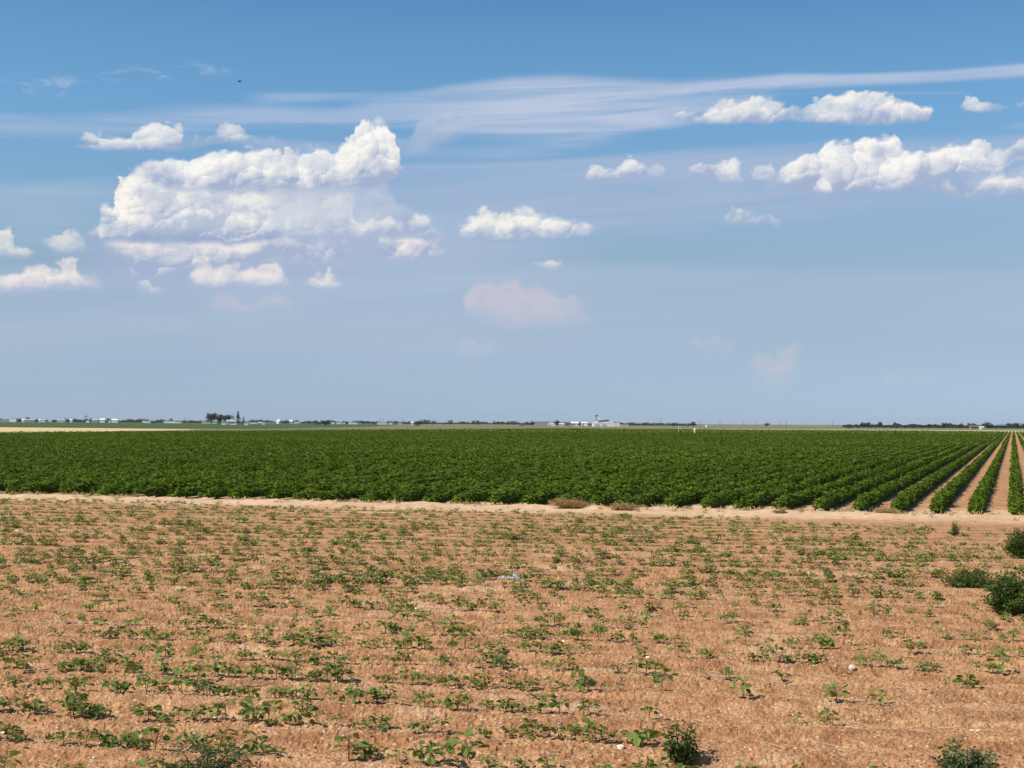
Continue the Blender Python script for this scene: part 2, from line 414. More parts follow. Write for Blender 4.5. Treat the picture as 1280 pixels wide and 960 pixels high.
class Soup:
    """collects vertices and quads / tris, each piece with a material slot and a tint"""
    def __init__(self):
        self.V, self.Q, self.T, self.qm, self.tm, self.qt, self.tt, self.n = [], [], [], [], [], [], [], 0
    def add(self, V, Q=None, T=None, mat=0, tint=0.5):
        V = np.asarray(V, dtype=np.float64).reshape(-1, 3)
        for F, L, lm, lt in ((Q, self.Q, self.qm, self.qt), (T, self.T, self.tm, self.tt)):
            if F is not None and len(F):
                F = np.asarray(F, dtype=np.int64)
                L.append(F + self.n)
                lm.append(np.full(len(F), mat))
                lt.append(np.broadcast_to(np.asarray(tint, dtype=np.float64), (len(F),)))
        self.V.append(V)
        self.n += len(V)
    def arrays(self):
        V = np.concatenate(self.V)
        Q = np.concatenate(self.Q) if self.Q else np.zeros((0, 4), int)
        T = np.concatenate(self.T) if self.T else np.zeros((0, 3), int)
        fm = np.concatenate(self.qm + self.tm)
        ft = np.concatenate(self.qt + self.tt)
        return V, Q, T, fm, ft
    def mesh(self, name, mats, smooth=False):
        V, Q, T, fm, ft = self.arrays()
        return make_mesh(name, V, [Q, T], mats, fm, ft, smooth)

def link(name, me, parent=None, loc=(0, 0, 0), rot=(0, 0, 0), scale=(1, 1, 1)):
    o = bpy.data.objects.new(name, me)
    COL.objects.link(o)
    o.location, o.rotation_euler, o.scale = loc, rot, scale
    if parent is not None:
        o.parent = parent
    return o

def tag(o, label=None, cat=None, group=None, kind=None):
    for k, v in (('label', label), ('category', cat), ('group', group), ('kind', kind)):
        if v:
            o[k] = v
    return o

def hash2(ix, iy, seed):
    h = (ix.astype(np.int64) * 374761393 + iy.astype(np.int64) * 668265263 + seed * 982451653) & 0xFFFFFFFF
    h = ((h ^ (h >> 13)) * 1274126177) & 0xFFFFFFFF
    return ((h ^ (h >> 16)) & 0xFFFFFF) / float(0xFFFFFF)

def vnoise(x, y, seed=0):
    ix, iy = np.floor(x), np.floor(y)
    fx, fy = x - ix, y - iy
    fx, fy = fx * fx * (3 - 2 * fx), fy * fy * (3 - 2 * fy)
    a, b = hash2(ix, iy, seed), hash2(ix + 1, iy, seed)
    c, d = hash2(ix, iy + 1, seed), hash2(ix + 1, iy + 1, seed)
    return (a * (1 - fx) + b * fx) * (1 - fy) + (c * (1 - fx) + d * fx) * fy

def fbm(x, y, seed=0, oct=3):
    s, amp, tot = 0, 1.0, 0
    for i in range(oct):
        s = s + amp * vnoise(x * 2 ** i, y * 2 ** i, seed + 17 * i)
        tot += amp
        amp *= 0.5
    return s / tot

def unit(v):
    return v / np.maximum(np.linalg.norm(v, axis=-1, keepdims=True), 1e-9)

LEAF6 = np.array([(0, 0, 0), (-.40, .30, .10), (-.32, .80, .06), (0, 1.0, -.10), (.32, .80, .06), (.40, .30, .10)])
LEAF6_Q = np.array([(0, 3, 2, 1), (0, 5, 4, 3)])
KITE = np.array([(0, 0, 0), (-.46, .52, .07), (0, 1.0, -.06), (.46, .52, .07)])
KITE_Q = np.array([(0, 3, 2, 1)])

def leaves(P, direction, normal, size, tpl=LEAF6, quads=LEAF6_Q):
    """one leaf blade per row of P -> vertices, quads"""
    n = unit(normal)
    t = unit(direction - (direction * n).sum(-1, keepdims=True) * n)
    b = np.cross(t, n)
    s = np.asarray(size).reshape(-1, 1, 1)
    V = P[:, None, :] + s * (tpl[None, :, 0:1] * b[:, None, :] + tpl[None, :, 1:2] * t[:, None, :] + tpl[None, :, 2:3] * n[:, None, :])
    k = len(tpl)
    Q = (np.arange(len(P)) * k)[:, None, None] + quads[None]
    return V.reshape(-1, 3), Q.reshape(-1, 4)

def tube(points, radii, k=5):
    """a tapered tube along points -> vertices, quads"""
    pts = np.asarray(points, dtype=float)
    m = len(pts)
    d = np.gradient(pts, axis=0)
    d = unit(d)
    ref = np.where(np.abs(d[:, 2:3]) > 0.9, np.array([[1.0, 0, 0]]), np.array([[0, 0, 1.0]]))
    u = unit(np.cross(d, ref))
    w = np.cross(d, u)
    ang = np.arange(k) * 2 * math.pi / k
    V = pts[:, None, :] + np.asarray(radii).reshape(-1, 1, 1) * (np.cos(ang)[None, :, None] * u[:, None, :] + np.sin(ang)[None, :, None] * w[:, None, :])
    Q = []
    for i in range(m - 1):
        for j in range(k):
            a, b = i * k + j, i * k + (j + 1) % k
            Q.append((a, b, b + k, a + k))
    return V.reshape(-1, 3), np.array(Q)

def copies(arr, loc, yaw, scale, tint_jit=None):
    """many transformed copies of one (V, Q, T, fm, ft) piece -> the same five arrays"""
    V, Q, T, fm, ft = arr
    n = len(loc)
    c, s = np.cos(yaw), np.sin(yaw)
    scale = np.asarray(scale)
    if scale.ndim == 1:
        scale = np.repeat(scale[:, None], 3, 1)
    S = V[None] * scale[:, None, :]
    X = S[..., 0] * c[:, None] - S[..., 1] * s[:, None]
    Y = S[..., 0] * s[:, None] + S[..., 1] * c[:, None]
    out = np.stack([X, Y, S[..., 2]], -1) + np.asarray(loc)[:, None, :]
    o = (np.arange(n) * len(V))[:, None, None]
    tt = np.repeat(ft[None], n, 0)
    if tint_jit is not None:
        tt = np.clip(tt + tint_jit[:, None], 0, 1)
    nq = len(Q)
    q_t, t_t = tt[:, :nq].ravel(), tt[:, nq:].ravel()
    q_m, t_m = np.tile(fm[:nq], n), np.tile(fm[nq:], n)
    return out.reshape(-1, 3), (Q[None] + o).reshape(-1, 4), (T[None] + o).reshape(-1, 3), (q_m, t_m), (q_t, t_t)

def merge(parts, name, mats):
    """parts from copies() -> one mesh"""
    V, Q, T, qm, tm, qt, tt, n = [], [], [], [], [], [], [], 0
    for v, q, t, (a, b), (c, d) in parts:
        V.append(v); Q.append(q + n); T.append(t + n)
        qm.append(a); tm.append(b); qt.append(c); tt.append(d)
        n += len(v)
    return make_mesh(name, np.concatenate(V), [np.concatenate(Q), np.concatenate(T)], mats,
                     np.concatenate(qm + tm), np.concatenate(qt + tt))

# ---------------------------------------------------------------- materials
def new_mat(name):
    m = bpy.data.materials.new(name)
    m.use_nodes = True
    t = m.node_tree
    t.nodes.clear()
    n = NT(t)
    o = n.n('ShaderNodeOutputMaterial')
    return m, t, n, o

def plain(name, rgb, rough=0.7, var=0.12, scale=3.0, metallic=0.0, spec=0.3):
    """a painted, weathered or natural surface with a little uneven colour"""
    m, t, n, o = new_mat(name)
    b = n.n('ShaderNodeBsdfPrincipled')
    b.inputs['Roughness'].default_value = rough
    b.inputs['Metallic'].default_value = metallic
    b.inputs['Specular IOR Level'].default_value = spec
    tc = n.n('ShaderNodeTexCoord')
    ns = n.noise(tc.outputs['Object'], scale, 4.0, 0.6)
    k = n.lin(0.25, 0.75, ns.outputs[0], 1 - var, 1 + var)
    t.links.new(n.vm('SCALE', (*rgb,), k), b.inputs['Base Color'])
    t.links.new(b.outputs[0], o.inputs[0])
    return m

def leafy(name, dark, light, trans=0.25, rough=0.55, spec=0.35, obj_var=0.0):
    """foliage: each leaf has its own tone, thin enough to let some light through"""
    m, t, n, o = new_mat(name)
    at_ = n.n('ShaderNodeAttribute', attribute_name='tint')
    col = n.mix(at_.outputs['Fac'], (*dark, 1), (*light, 1))
    if obj_var:
        oi = n.n('ShaderNodeObjectInfo')
        col = n.vm('SCALE', col, n.lin(0, 1, oi.outputs['Random'], 1 - obj_var, 1 + obj_var))
    b = n.n('ShaderNodeBsdfPrincipled')
    b.inputs['Roughness'].default_value = rough
    b.inputs['Specular IOR Level'].default_value = spec
    t.links.new(col, b.inputs['Base Color'])
    tr = n.n('ShaderNodeBsdfTranslucent')
    t.links.new(n.mix(1.0, col, (1.5, 1.35, .5, 1), 'MULTIPLY'), tr.inputs['Color'])
    mx = n.n('ShaderNodeMixShader')
    mx.inputs[0].default_value = trans
    t.links.new(b.outputs[0], mx.inputs[1])
    t.links.new(tr.outputs[0], mx.inputs[2])
    t.links.new(mx.outputs[0], o.inputs[0])
    return m
# ---------------------------------------------------------------- layout of the fields
RV = 19.2 * math.pi / 180                      # crop rows run 19 degrees off the view axis
ES = np.array([math.sin(RV), math.cos(RV)])    # along the crop rows
ER = np.array([math.cos(RV), -math.sin(RV)])   # across them
S_CROP, S_FIELD, S_END, R_LEFT = 39.2, 32.4, 482.0, -150.0
def rs(X, Y):
    return X * ER[0] + Y * ER[1], X * ES[0] + Y * ES[1]
def xy(r, s):
    return r * ER[0] + s * ES[0], r * ER[1] + s * ES[1]
SLANT = 0.20                                   # the near rows run almost across the view
QN = math.hypot(1, SLANT)
ROW0, ROWD = 9.62, 0.98
def qrow(X, Y):
    return (Y + SLANT * X) / QN

def relief(X, Y):
    """height of the soil"""
    r, s = rs(X, Y)
    q = qrow(X, Y)
    field = np.clip((field_edge(r) + .3 - s) / 1.0, 0, 1)
    near = np.clip(1.6 - Y / 26.0, 0.25, 1)
    wob = (fbm(X * .8, Y * .8, 3, 2) - .5) * .25
    bed = np.cos(2 * math.pi * (q - ROW0 / QN + wob) / ROWD * 1.0)
    z = field * .036 * bed
    z = z + field * .012 * np.cos(4 * math.pi * (q + wob) / ROWD + 1.2)
    z = z + .05 * (fbm(X * .5, Y * .5, 5, 3) - .5)
    cl = fbm(X * 9, Y * 9, 7, 3)
    z = z + near * .022 * (np.abs(cl - .5) * 2)
    z = z + field * .055 * (fbm(X * .45, q * 4.2, 14, 3) - .5) + (1 - field) * .11 * (fbm(r * 1.6, s * 3.0, 15, 3) - .5)
    fine = vnoise(X * 34, Y * 34, 9)
    z = z + near * .014 * (fine - .5) + near * .010 * (vnoise(X * 70, Y * 70, 10) - .5)
    lump = np.clip(vnoise(X * 21, Y * 21, 12) - .72, 0, 1)
    z = z + near * .075 * lump * (fbm(X * .7, Y * 1.6, 16, 2) > .47)
    # a low bank of thrown-up sand along the headland
    z = z + .10 * np.exp(-((s - crop_edge(r) + .75) / .45) ** 2) * (.4 + fbm(r * .9, s * .9, 21, 2))
    return z * np.clip(1.4 - Y / 120.0, 0, 1)

d = np.concatenate([np.arange(640.0, 60.0, -.9), np.arange(60.0, 8.0, -1.6), np.array([6.5, 5, 3.5, 2, 1, .5, .25])])
Yr = np.concatenate([[-300.0, -40.0, 0.0, 4.0, 5.6], H * F / d])
t_mid = np.arange(-.43, .4301, .00078)
t = np.concatenate([[-6, -2.5, -1.2, -.8, -.6, -.5], t_mid, [.5, .6, .8, 1.2, 2.5, 6]])
GX = t[None, :] * np.maximum(np.abs(Yr), 6.0)[:, None]
GY = np.repeat(Yr[:, None], len(t), 1)
GZ = relief(GX, GY)
nr, nc = GX.shape
idx = (np.arange(nr - 1)[:, None] * nc + np.arange(nc - 1)[None, :]).ravel()
quads = np.stack([idx, idx + 1, idx + 1 + nc, idx + nc], 1)

m_soil, mt, n, o = new_mat('sandy_soil')
b = n.n('ShaderNodeBsdfPrincipled')
b.inputs['Roughness'].default_value = .95
b.inputs['Specular IOR Level'].default_value = .1
gp = n.n('ShaderNodeNewGeometry')
P = gp.outputs['Position']
px_, py_, _ = n.sep(P)
s_ = n.m('ADD', n.m('MULTIPLY', px_, float(ES[0])), n.m('MULTIPLY', py_, float(ES[1])))
r_ = n.m('ADD', n.m('MULTIPLY', px_, float(ER[0])), n.m('MULTIPLY', py_, float(ER[1])))
q_ = n.m('DIVIDE', n.m('ADD', py_, n.m('MULTIPLY', px_, SLANT)), QN)
big = n.noise(P, .55, 4.0, .6)
mid = n.noise(P, 4.0, 4.0, .65)
fine = n.noise(P, 38.0, 3.0, .6)
streak = n.noise(n.xyz(n.m('MULTIPLY', px_, .25), n.m('MULTIPLY', q_, 2.6), 0.0), 1.0, 4.0, .6)
c = n.mix(n.lin(.3, .7, big.outputs[0]), (*SOIL_A, 1), (*SOIL_B, 1))
c = n.mix(n.m('MULTIPLY', n.lin(.35, .7, streak.outputs[0]), .65), c, (*SOIL_C, 1))
c = n.mix(n.m('MULTIPLY', n.lin(.42, .70, mid.outputs[0]), .6), c, (*SOIL_D, 1))
# furrow bottoms: darker, finer earth, banded also to paint in missing ridge shade
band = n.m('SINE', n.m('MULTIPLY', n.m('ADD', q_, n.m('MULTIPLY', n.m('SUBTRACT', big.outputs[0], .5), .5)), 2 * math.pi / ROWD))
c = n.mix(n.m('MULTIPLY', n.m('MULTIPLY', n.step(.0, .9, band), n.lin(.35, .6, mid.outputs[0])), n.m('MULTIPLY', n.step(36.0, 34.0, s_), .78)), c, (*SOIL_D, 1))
# dark streaks along the furrows, painted in place of shade from the ridges
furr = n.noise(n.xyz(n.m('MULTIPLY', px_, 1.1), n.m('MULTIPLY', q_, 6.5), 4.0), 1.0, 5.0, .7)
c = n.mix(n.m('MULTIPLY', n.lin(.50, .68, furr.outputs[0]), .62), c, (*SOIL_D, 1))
c = n.mix(n.m('MULTIPLY', n.lin(.56, .74, n.noise(n.xyz(n.m('MULTIPLY', px_, .5), n.m('MULTIPLY', q_, 1.8), 9.0), 1.0, 5.0, .68).outputs[0]), .7), c, (*SOIL_SAND, 1))
c = n.vm('SCALE', c, n.lin(.3, .7, fine.outputs[0], .68, 1.27))
# crusted crumbs and bits of caliche
pv = n.voro(P, 26.0, 0.0)
pv2 = n.sep(pv.outputs['Color'])
speck = n.m('MULTIPLY', n.step(.40, .22, pv.outputs['Distance']), n.step(.80, .86, pv2[0]))
c = n.mix(n.m('MULTIPLY', speck, .8), c, (.66, .50, .36, 1))
# bleached sand along the headland, damper wheel track on its near side
edge = n.m('ADD', s_, n.m('MULTIPLY', n.m('SUBTRACT', mid.outputs[0], .5), 1.6))
rel_s = n.m('SUBTRACT', edge, n.m('MULTIPLY', r_, .07))
pale = n.m('MULTIPLY', n.step(35.9, 37.4, rel_s), n.step(43.5, 40.2, rel_s))
pale = n.m('MULTIPLY', pale, n.lin(.35, .62, big.outputs[0], .45, 1.0))
c = n.mix(n.m('MULTIPLY', pale, .8), c, (*SOIL_SAND, 1))
c = n.mix(n.m('MULTIPLY', n.lin(.52, .72, mid.outputs[0]), n.m('MULTIPLY', pale, .6)), c, (*SOIL_A, 1))
track = n.m('MULTIPLY', n.m('MULTIPLY', n.step(31.5, 32.8, edge), n.step(36.6, 35.6, edge)), n.step(-2.0, 8.0, r_))
c = n.mix(n.m('MULTIPLY', track, .7), c, (*SOIL_D, 1))
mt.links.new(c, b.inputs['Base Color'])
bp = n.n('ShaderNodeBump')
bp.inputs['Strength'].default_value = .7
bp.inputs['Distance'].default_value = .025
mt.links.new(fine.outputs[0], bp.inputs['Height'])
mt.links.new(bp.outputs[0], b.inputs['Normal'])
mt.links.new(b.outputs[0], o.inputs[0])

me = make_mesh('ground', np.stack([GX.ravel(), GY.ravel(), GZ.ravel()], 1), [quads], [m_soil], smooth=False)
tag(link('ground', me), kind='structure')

def soil_z(X, Y):
    return float(relief(np.array([float(X)]), np.array([float(Y)]))[0])

def grassy(name, a, b_, scale=.02, stretch=.3):
    m, t_, n, o = new_mat(name)
    b = n.n('ShaderNodeBsdfPrincipled')
    b.inputs['Roughness'].default_value = .95
    b.inputs['Specular IOR Level'].default_value = .05
    g = n.n('ShaderNodeNewGeometry')
    x, y, _ = n.sep(g.outputs['Position'])
    ns = n.noise(n.xyz(n.m('MULTIPLY', x, stretch), n.m('MULTIPLY', y, 1.0)), scale, 5.0, .65)
    f2 = n.noise(g.outputs['Position'], .35, 3.0, .6)
    k = n.m('ADD', n.lin(.35, .65, ns.outputs[0]), n.m('MULTIPLY', n.m('SUBTRACT', f2.outputs[0], .5), .8), clamp=True)
    t_.links.new(n.mix(k, (*a, 1), (*b_, 1)), b.inputs['Base Color'])
    t_.links.new(b.outputs[0], o.inputs[0])
    return m

def sheet(name, pts, z, mat):
    """a field surface: a polygon with a wavering border"""
    P = []
    for i, p in enumerate(pts):
        q = pts[(i + 1) % len(pts)]
        m = 14
        for k in range(m):
            f = k / m
            P.append((p[0] + (q[0] - p[0]) * f, p[1] + (q[1] - p[1]) * f, z))
    P = np.array(P)
    P[:, 0] += (vnoise(P[:, 0] * .05, P[:, 1] * .05, 31) - .5) * 5
    P[:, 1] += (vnoise(P[:, 0] * .05, P[:, 1] * .05, 32) - .5) * 5
    me = bpy.data.meshes.new(name)
    me.from_pydata([tuple(p) for p in P], [], [tuple(range(len(P)))])
    me.materials.append(mat)
    o = link(name, me)
    tag(o, kind='structure')
    return o

def poly_rs(L):
    return [xy(r, s) for r, s in L]

# everything beyond the crop: rough pasture out to the horizon
far_l = -9000
sheet('pasture', [(-160, 60), (-78, 236), xy(R_LEFT - 1, 300), xy(R_LEFT - 1, S_END + 2), xy(20, S_END + 2), xy(20, 60), (300, 60), (14000, 2500), (14000, 15000), (-14000, 15000), (-14000, 1500)],
      .02, grassy('pasture_grass', PASTURE_A, PASTURE_B, .012))
sheet('far_field', [(-240, 470), (-84, 452), (-70, 640), (-90, 1100), (-130, 1700), (-500, 2100), (-1600, 2000), (-900, 800)], .045,
      grassy('far_green_crop', FARGREEN_A, FARGREEN_B, .01))
sheet('stubble_field', [(-106, 190), (-90, 260), (-80, 388), (-124, 430), (-162, 452), (-400, 560), (-500, 300), (-300, 150)], .07,
      grassy('dry_stubble', STUBBLE_A, STUBBLE_B, .03))
sheet('dry_grass_strip', [xy(-42, S_END + 4), xy(20, S_END + 4), xy(400, S_END + 0), xy(420, 860), xy(150, 790), xy(30, 760), xy(-90, 700), xy(-150, 640)], .07,
      grassy('dry_grass', DRY_A, DRY_B, .03))
# ---------------------------------------------------------------- the near field: seedlings
m_seed = leafy('seedling_leaf', (.088, .142, .024), (.21, .28, .062), .28, .65, .15, .14)
m_stem = plain('green_stem', (.20, .17, .07), .7)

def seedling_parts(rng, big=1.0):
    """leaves soup and stem soup of one young cotton plant"""
    L, S = Soup(), Soup()
    h = rng.uniform(.055, .105) * big
    n_l = int(rng.integers(7, 13))
    lean = rng.normal(0, .012, 2)
    stem = [(0, 0, -.03), (lean[0] * .4, lean[1] * .4, h * .5), (lean[0], lean[1], h)]
    S.add(*tube(stem, [.0035, .003, .002], 4), tint=.4)
    a0 = rng.uniform(0, 6.28)
    P, D, Nn, Z, T = [], [], [], [], []
    for i in range(n_l):
        f = .45 + .55 * (i + 1) / n_l
        a = a0 + i * 2.4 + rng.normal(0, .3)
        reach = rng.uniform(.025, .055) * big * (1.05 - .45 * f)
        o = np.array([lean[0] * f, lean[1] * f, h * f])
        dr = np.array([math.cos(a), math.sin(a), 0])
        e = o + dr * reach + np.array([0, 0, rng.uniform(.0, .03) * big])
        S.add(*tube([o, (o + e) / 2 + (0, 0, .006), e], [.0018, .0015, .0012], 3), tint=.6)
        P.append(e)
        D.append(dr + np.array([0, 0, rng.uniform(-.6, .1)]))
        tilt = rng.normal(0, .42, 3)
        Nn.append(np.array([-.25, .08, 1.0]) + tilt * (1, 1, .3) + dr * .15)
        Z.append(rng.uniform(.036, .062) * big * (.75 if i > n_l - 3 else 1.0))
        T.append(rng.uniform(0, 1) ** 1.3 * .9 + (.1 if i > n_l - 3 else 0))
    V, Q = leaves(np.array(P), np.array(D), np.array(Nn), np.array(Z))
    L.add(V, Q, tint=np.repeat(np.array(T), 2))
    return L, S

NV = 14
var_l, var_s, var_both = [], [], []
for i in range(NV):
    rng = np.random.default_rng(100 + i)
    L, S = seedling_parts(rng)
    var_l.append(L.mesh('leaves', [m_seed]))
    var_s.append(S.mesh('stem', [m_stem]))
    B = Soup()
    V, Q, T, fm, ft = L.arrays()
    B.add(V, Q, tint=ft)
    V, Q, T, fm, ft = S.arrays()
    B.add(V, Q, mat=1, tint=ft)
    var_both.append(B.arrays())

rng = np.random.default_rng(5)
spots = []
k = -2
while True:
    q0 = (ROW0 + k * ROWD)
    if q0 > 50:
        break
    k += 1
    x0 = -.44 * (q0 + 4)
    X = x0
    while X < .44 * (q0 + 4):
        X += (rng.exponential(.075) + .05) * (.46 if q0 > 19 else .80)
        run = vnoise(np.array([X * .9 + k * 7.3]), np.array([k * 3.1]), 41)[0]
        jq = rng.normal(0, .034)
        if rng.random() < .08:
            jq += rng.choice([-1, 1]) * rng.uniform(.2, .45)
        Y = q0 - SLANT * X + jq
        r_, s_ = rs(X, Y)
        if s_ > field_edge(r_) + rng.normal(0, .25) or Y < 8.2 or abs(X / Y) > .43:
            continue
        big_ = vnoise(np.array([X * .22 + 9]), np.array([Y * .16]), 43)[0]
        p = .45 + .72 * run
        p *= .75 + .5 * big_
        xp = 640 + F * X / Y
        yp = PY + F * H / Y
        if xp > 830 and yp > 838:
            p *= .20 if yp > 855 else .6
        if yp > 800 and xp < 720:
            p *= 1.25
        if yp > 780 and xp < 60:
            p *= .6
        if 1000 < xp and 676 < yp < 700:
            p *= 1.5
        if 1160 < xp and yp < 680:
            p *= .35
        if 1170 < xp and 700 < yp < 770:
            p *= .4
        p *= .84 if yp < 735 else (.70 if yp < 800 else 1.12)
        if rng.random() > p:
            continue
        n_here = 1 + (rng.random() < .30) + (rng.random() < .08)
        for j in range(n_here):
            spots.append((X + rng.normal(0, .035) * (j > 0), Y + rng.normal(0, .03) * (j > 0)))
spots = np.array(spots)
Zs = relief(spots[:, 0], spots[:, 1])
order = np.argsort(spots[:, 1])
infr = np.abs(spots[order, 0] / spots[order, 1]) < .356
vis = spots[order, 1] > 9.7
pick = order[infr & vis][:300]
rest = np.setdiff1d(order, pick)
yaw = rng.uniform(0, 6.28, len(spots))
size = np.clip(rng.lognormal(-.08, .26, len(spots)), .48, 1.6)
which = rng.integers(0, NV, len(spots))
G_SEED = 'cotton seedlings in the near rows of brown soil'
for i in pick:
    root = bpy.data.objects.new('cotton_seedling', None)
    COL.objects.link(root)
    root.empty_display_size = .05
    root.location = (spots[i, 0], spots[i, 1], Zs[i])
    root.rotation_euler = (0, 0, yaw[i])
    root.scale = (size[i],) * 3
    tag(root, 'small green cotton seedling with broad leaves in the near rows of brown soil', 'seedling', G_SEED)
    link('leaves', var_l[which[i]], root)
    link('stem', var_s[which[i]], root)
parts = []
for v in range(NV):
    sel = rest[which[rest] == v]
    if len(sel) == 0:
        continue
    loc = np.stack([spots[sel, 0], spots[sel, 1], Zs[sel]], 1)
    parts.append(copies(var_both[v], loc, yaw[sel], size[sel] * np.where(spots[sel, 1] > 18, .80, .95), rng.uniform(-.15, .15, len(sel))))
o = link('young_cotton', merge(parts, 'young_cotton', [m_seed, m_stem]))
tag(o, 'rows of small cotton seedlings spread over brown soil towards the sandy headland', 'seedlings', kind='stuff')
print('seedlings', len(spots), 'rest', len(rest))

# ---------------------------------------------------------------- pebbles and stones
m_peb = plain('caliche_pebble', (.70, .49, .31), .9, .25, 9.0)
m_stone = plain('white_caliche_stone', (.80, .66, .47), .9, .15, 14.0)
OCT = np.array([(1, 0, 0), (0, 1, 0), (-1, 0, 0), (0, -1, 0), (0, 0, 1), (0, 0, -1)], float)
OCT_T = np.array([(0, 1, 4), (1, 2, 4), (2, 3, 4), (3, 0, 4), (1, 0, 5), (2, 1, 5), (3, 2, 5), (0, 3, 5)])
npb = 9000
u = rng.uniform(1 / 40.0, 1 / 8.5, npb)
Yp = 1 / u
Xp = rng.uniform(-.42, .42, npb) * Yp
clump = fbm(Xp * .5, Yp * .5, 51, 3)
keep = rng.random(npb) < np.clip((clump - .34) * 3.2, .05, 1)
Xp, Yp = Xp[keep], Yp[keep]
sz = np.clip(rng.lognormal(-5.15, .42, len(Xp)), .003, .022)
jit = OCT[None] * (1 + rng.uniform(-.35, .35, (len(Xp), 6, 1)))
V = jit * sz[:, None, None] * np.array([1, 1, .7])
ang = rng.uniform(0, 6.28, len(Xp))
c_, s_ = np.cos(ang)[:, None], np.sin(ang)[:, None]
V = np.stack([V[..., 0] * c_ - V[..., 1] * s_, V[..., 0] * s_ + V[..., 1] * c_, V[..., 2]], -1)
V += np.stack([Xp, Yp, relief(Xp, Yp) + sz * .25], 1)[:, None, :]
T = (np.arange(len(Xp)) * 6)[:, None, None] + OCT_T[None]
o = link('gravel', make_mesh('gravel', V.reshape(-1, 3), [T.reshape(-1, 3)], [m_peb]))
tag(o, 'tiny pale pebbles strewn over the brown soil', 'gravel', kind='stuff')

# clods of earth
ncl = 5200
Yc = 1 / rng.uniform(1 / 46.0, 1 / 8.5, ncl)
Xc = rng.uniform(-.42, .42, ncl) * Yc
kp = rng.random(ncl) < np.clip((fbm(Xc * .6, qrow(Xc, Yc) * 2.2, 55, 3) - .38) * 4, .03, 1)
Xc, Yc = Xc[kp], Yc[kp]
sz = np.clip(rng.lognormal(-4.35, .42, len(Xc)), .006, .036)
jit = OCT[None] * (1 + rng.uniform(-.45, .45, (len(Xc), 6, 1)))
V = jit * sz[:, None, None] * np.array([1.1, 1, .7])
ang = rng.uniform(0, 6.28, len(Xc))
c_, s_ = np.cos(ang)[:, None], np.sin(ang)[:, None]
V = np.stack([V[..., 0] * c_ - V[..., 1] * s_, V[..., 0] * s_ + V[..., 1] * c_, V[..., 2]], -1)
V += np.stack([Xc, Yc, relief(Xc, Yc) + sz * .2], 1)[:, None, :]
T = (np.arange(len(Xc)) * 6)[:, None, None] + OCT_T[None]
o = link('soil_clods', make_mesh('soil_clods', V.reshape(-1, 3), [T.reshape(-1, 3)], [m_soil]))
tag(o, 'crumbly brown soil clods scattered between the seedlings', 'clods', kind='stuff')
# dry grass tufts at the foot of the crop
ng = 420
rg_ = rng.uniform(-36, 7, ng)
sg_ = crop_edge(rg_) - np.abs(rng.normal(.25, .5, ng))
kp = vnoise(rg_ * .7, rg_ * 0, 57) > .42
rg_, sg_ = rg_[kp], sg_[kp]
Xg, Yg = xy(rg_, sg_)
nb = 9
bx = np.repeat(np.stack([Xg, Yg, relief(Xg, Yg) - .005], 1), nb, 0) + rng.normal(0, .05, (len(Xg) * nb, 3)) * (1, 1, 0)
bd = np.concatenate([rng.normal(0, .8, (len(bx), 2)), rng.uniform(.3, 1.2, (len(bx), 1))], 1)
V, Q = leaves(bx, bd, rng.normal(0, 1, bx.shape), rng.uniform(.05, .15, len(bx)), LEAF6 * np.array([.22, 1, 1]))
tuft = Soup()
tuft.add(V, Q, tint=np.repeat(rng.uniform(0, 1, len(bx)), 2))
m_dgrass = leafy('dry_grass_blade', (.40, .30, .14), (.66, .52, .30), .15, .8, .1)
o = link('dry_grass', tuft.mesh('dry_grass', [m_dgrass]))
tag(o, 'sparse dry grass at the foot of the green crop', 'grass', kind='stuff')
# straw and broken stalks left on the ground
nst = 1500
Ys = 1 / rng.uniform(1 / 40.0, 1 / 8.5, nst)
Xs = rng.uniform(-.42, .42, nst) * Ys
ln = rng.uniform(.02, .075, nst)
an_ = rng.uniform(0, math.pi, nst)
wd_ = .0022
dv = np.stack([np.cos(an_), np.sin(an_), rng.normal(0, .12, nst)], 1) * ln[:, None]
nv = np.stack([-np.sin(an_), np.cos(an_), np.zeros(nst)], 1) * wd_
b0 = np.stack([Xs, Ys, relief(Xs, Ys) + .006], 1)
e1 = np.array([0, 0, wd_])
V = np.stack([b0 - dv - nv, b0 + dv - nv, b0 + dv + nv, b0 - dv + nv, b0 - dv + e1 * 2, b0 + dv + e1 * 2], 1)
Qs_ = (np.arange(nst) * 6)[:, None, None] + np.array([(0, 1, 5, 4), (2, 3, 4, 5), (0, 3, 2, 1)])[None]
m_straw = plain('dry_straw', (.50, .38, .22), .85, .3, 5.0)
o = link('straw', make_mesh('straw', V.reshape(-1, 3), [Qs_.reshape(-1, 4)], [m_straw]))
tag(o, 'thin bits of dry straw lying over the soil', 'straw', kind='stuff')

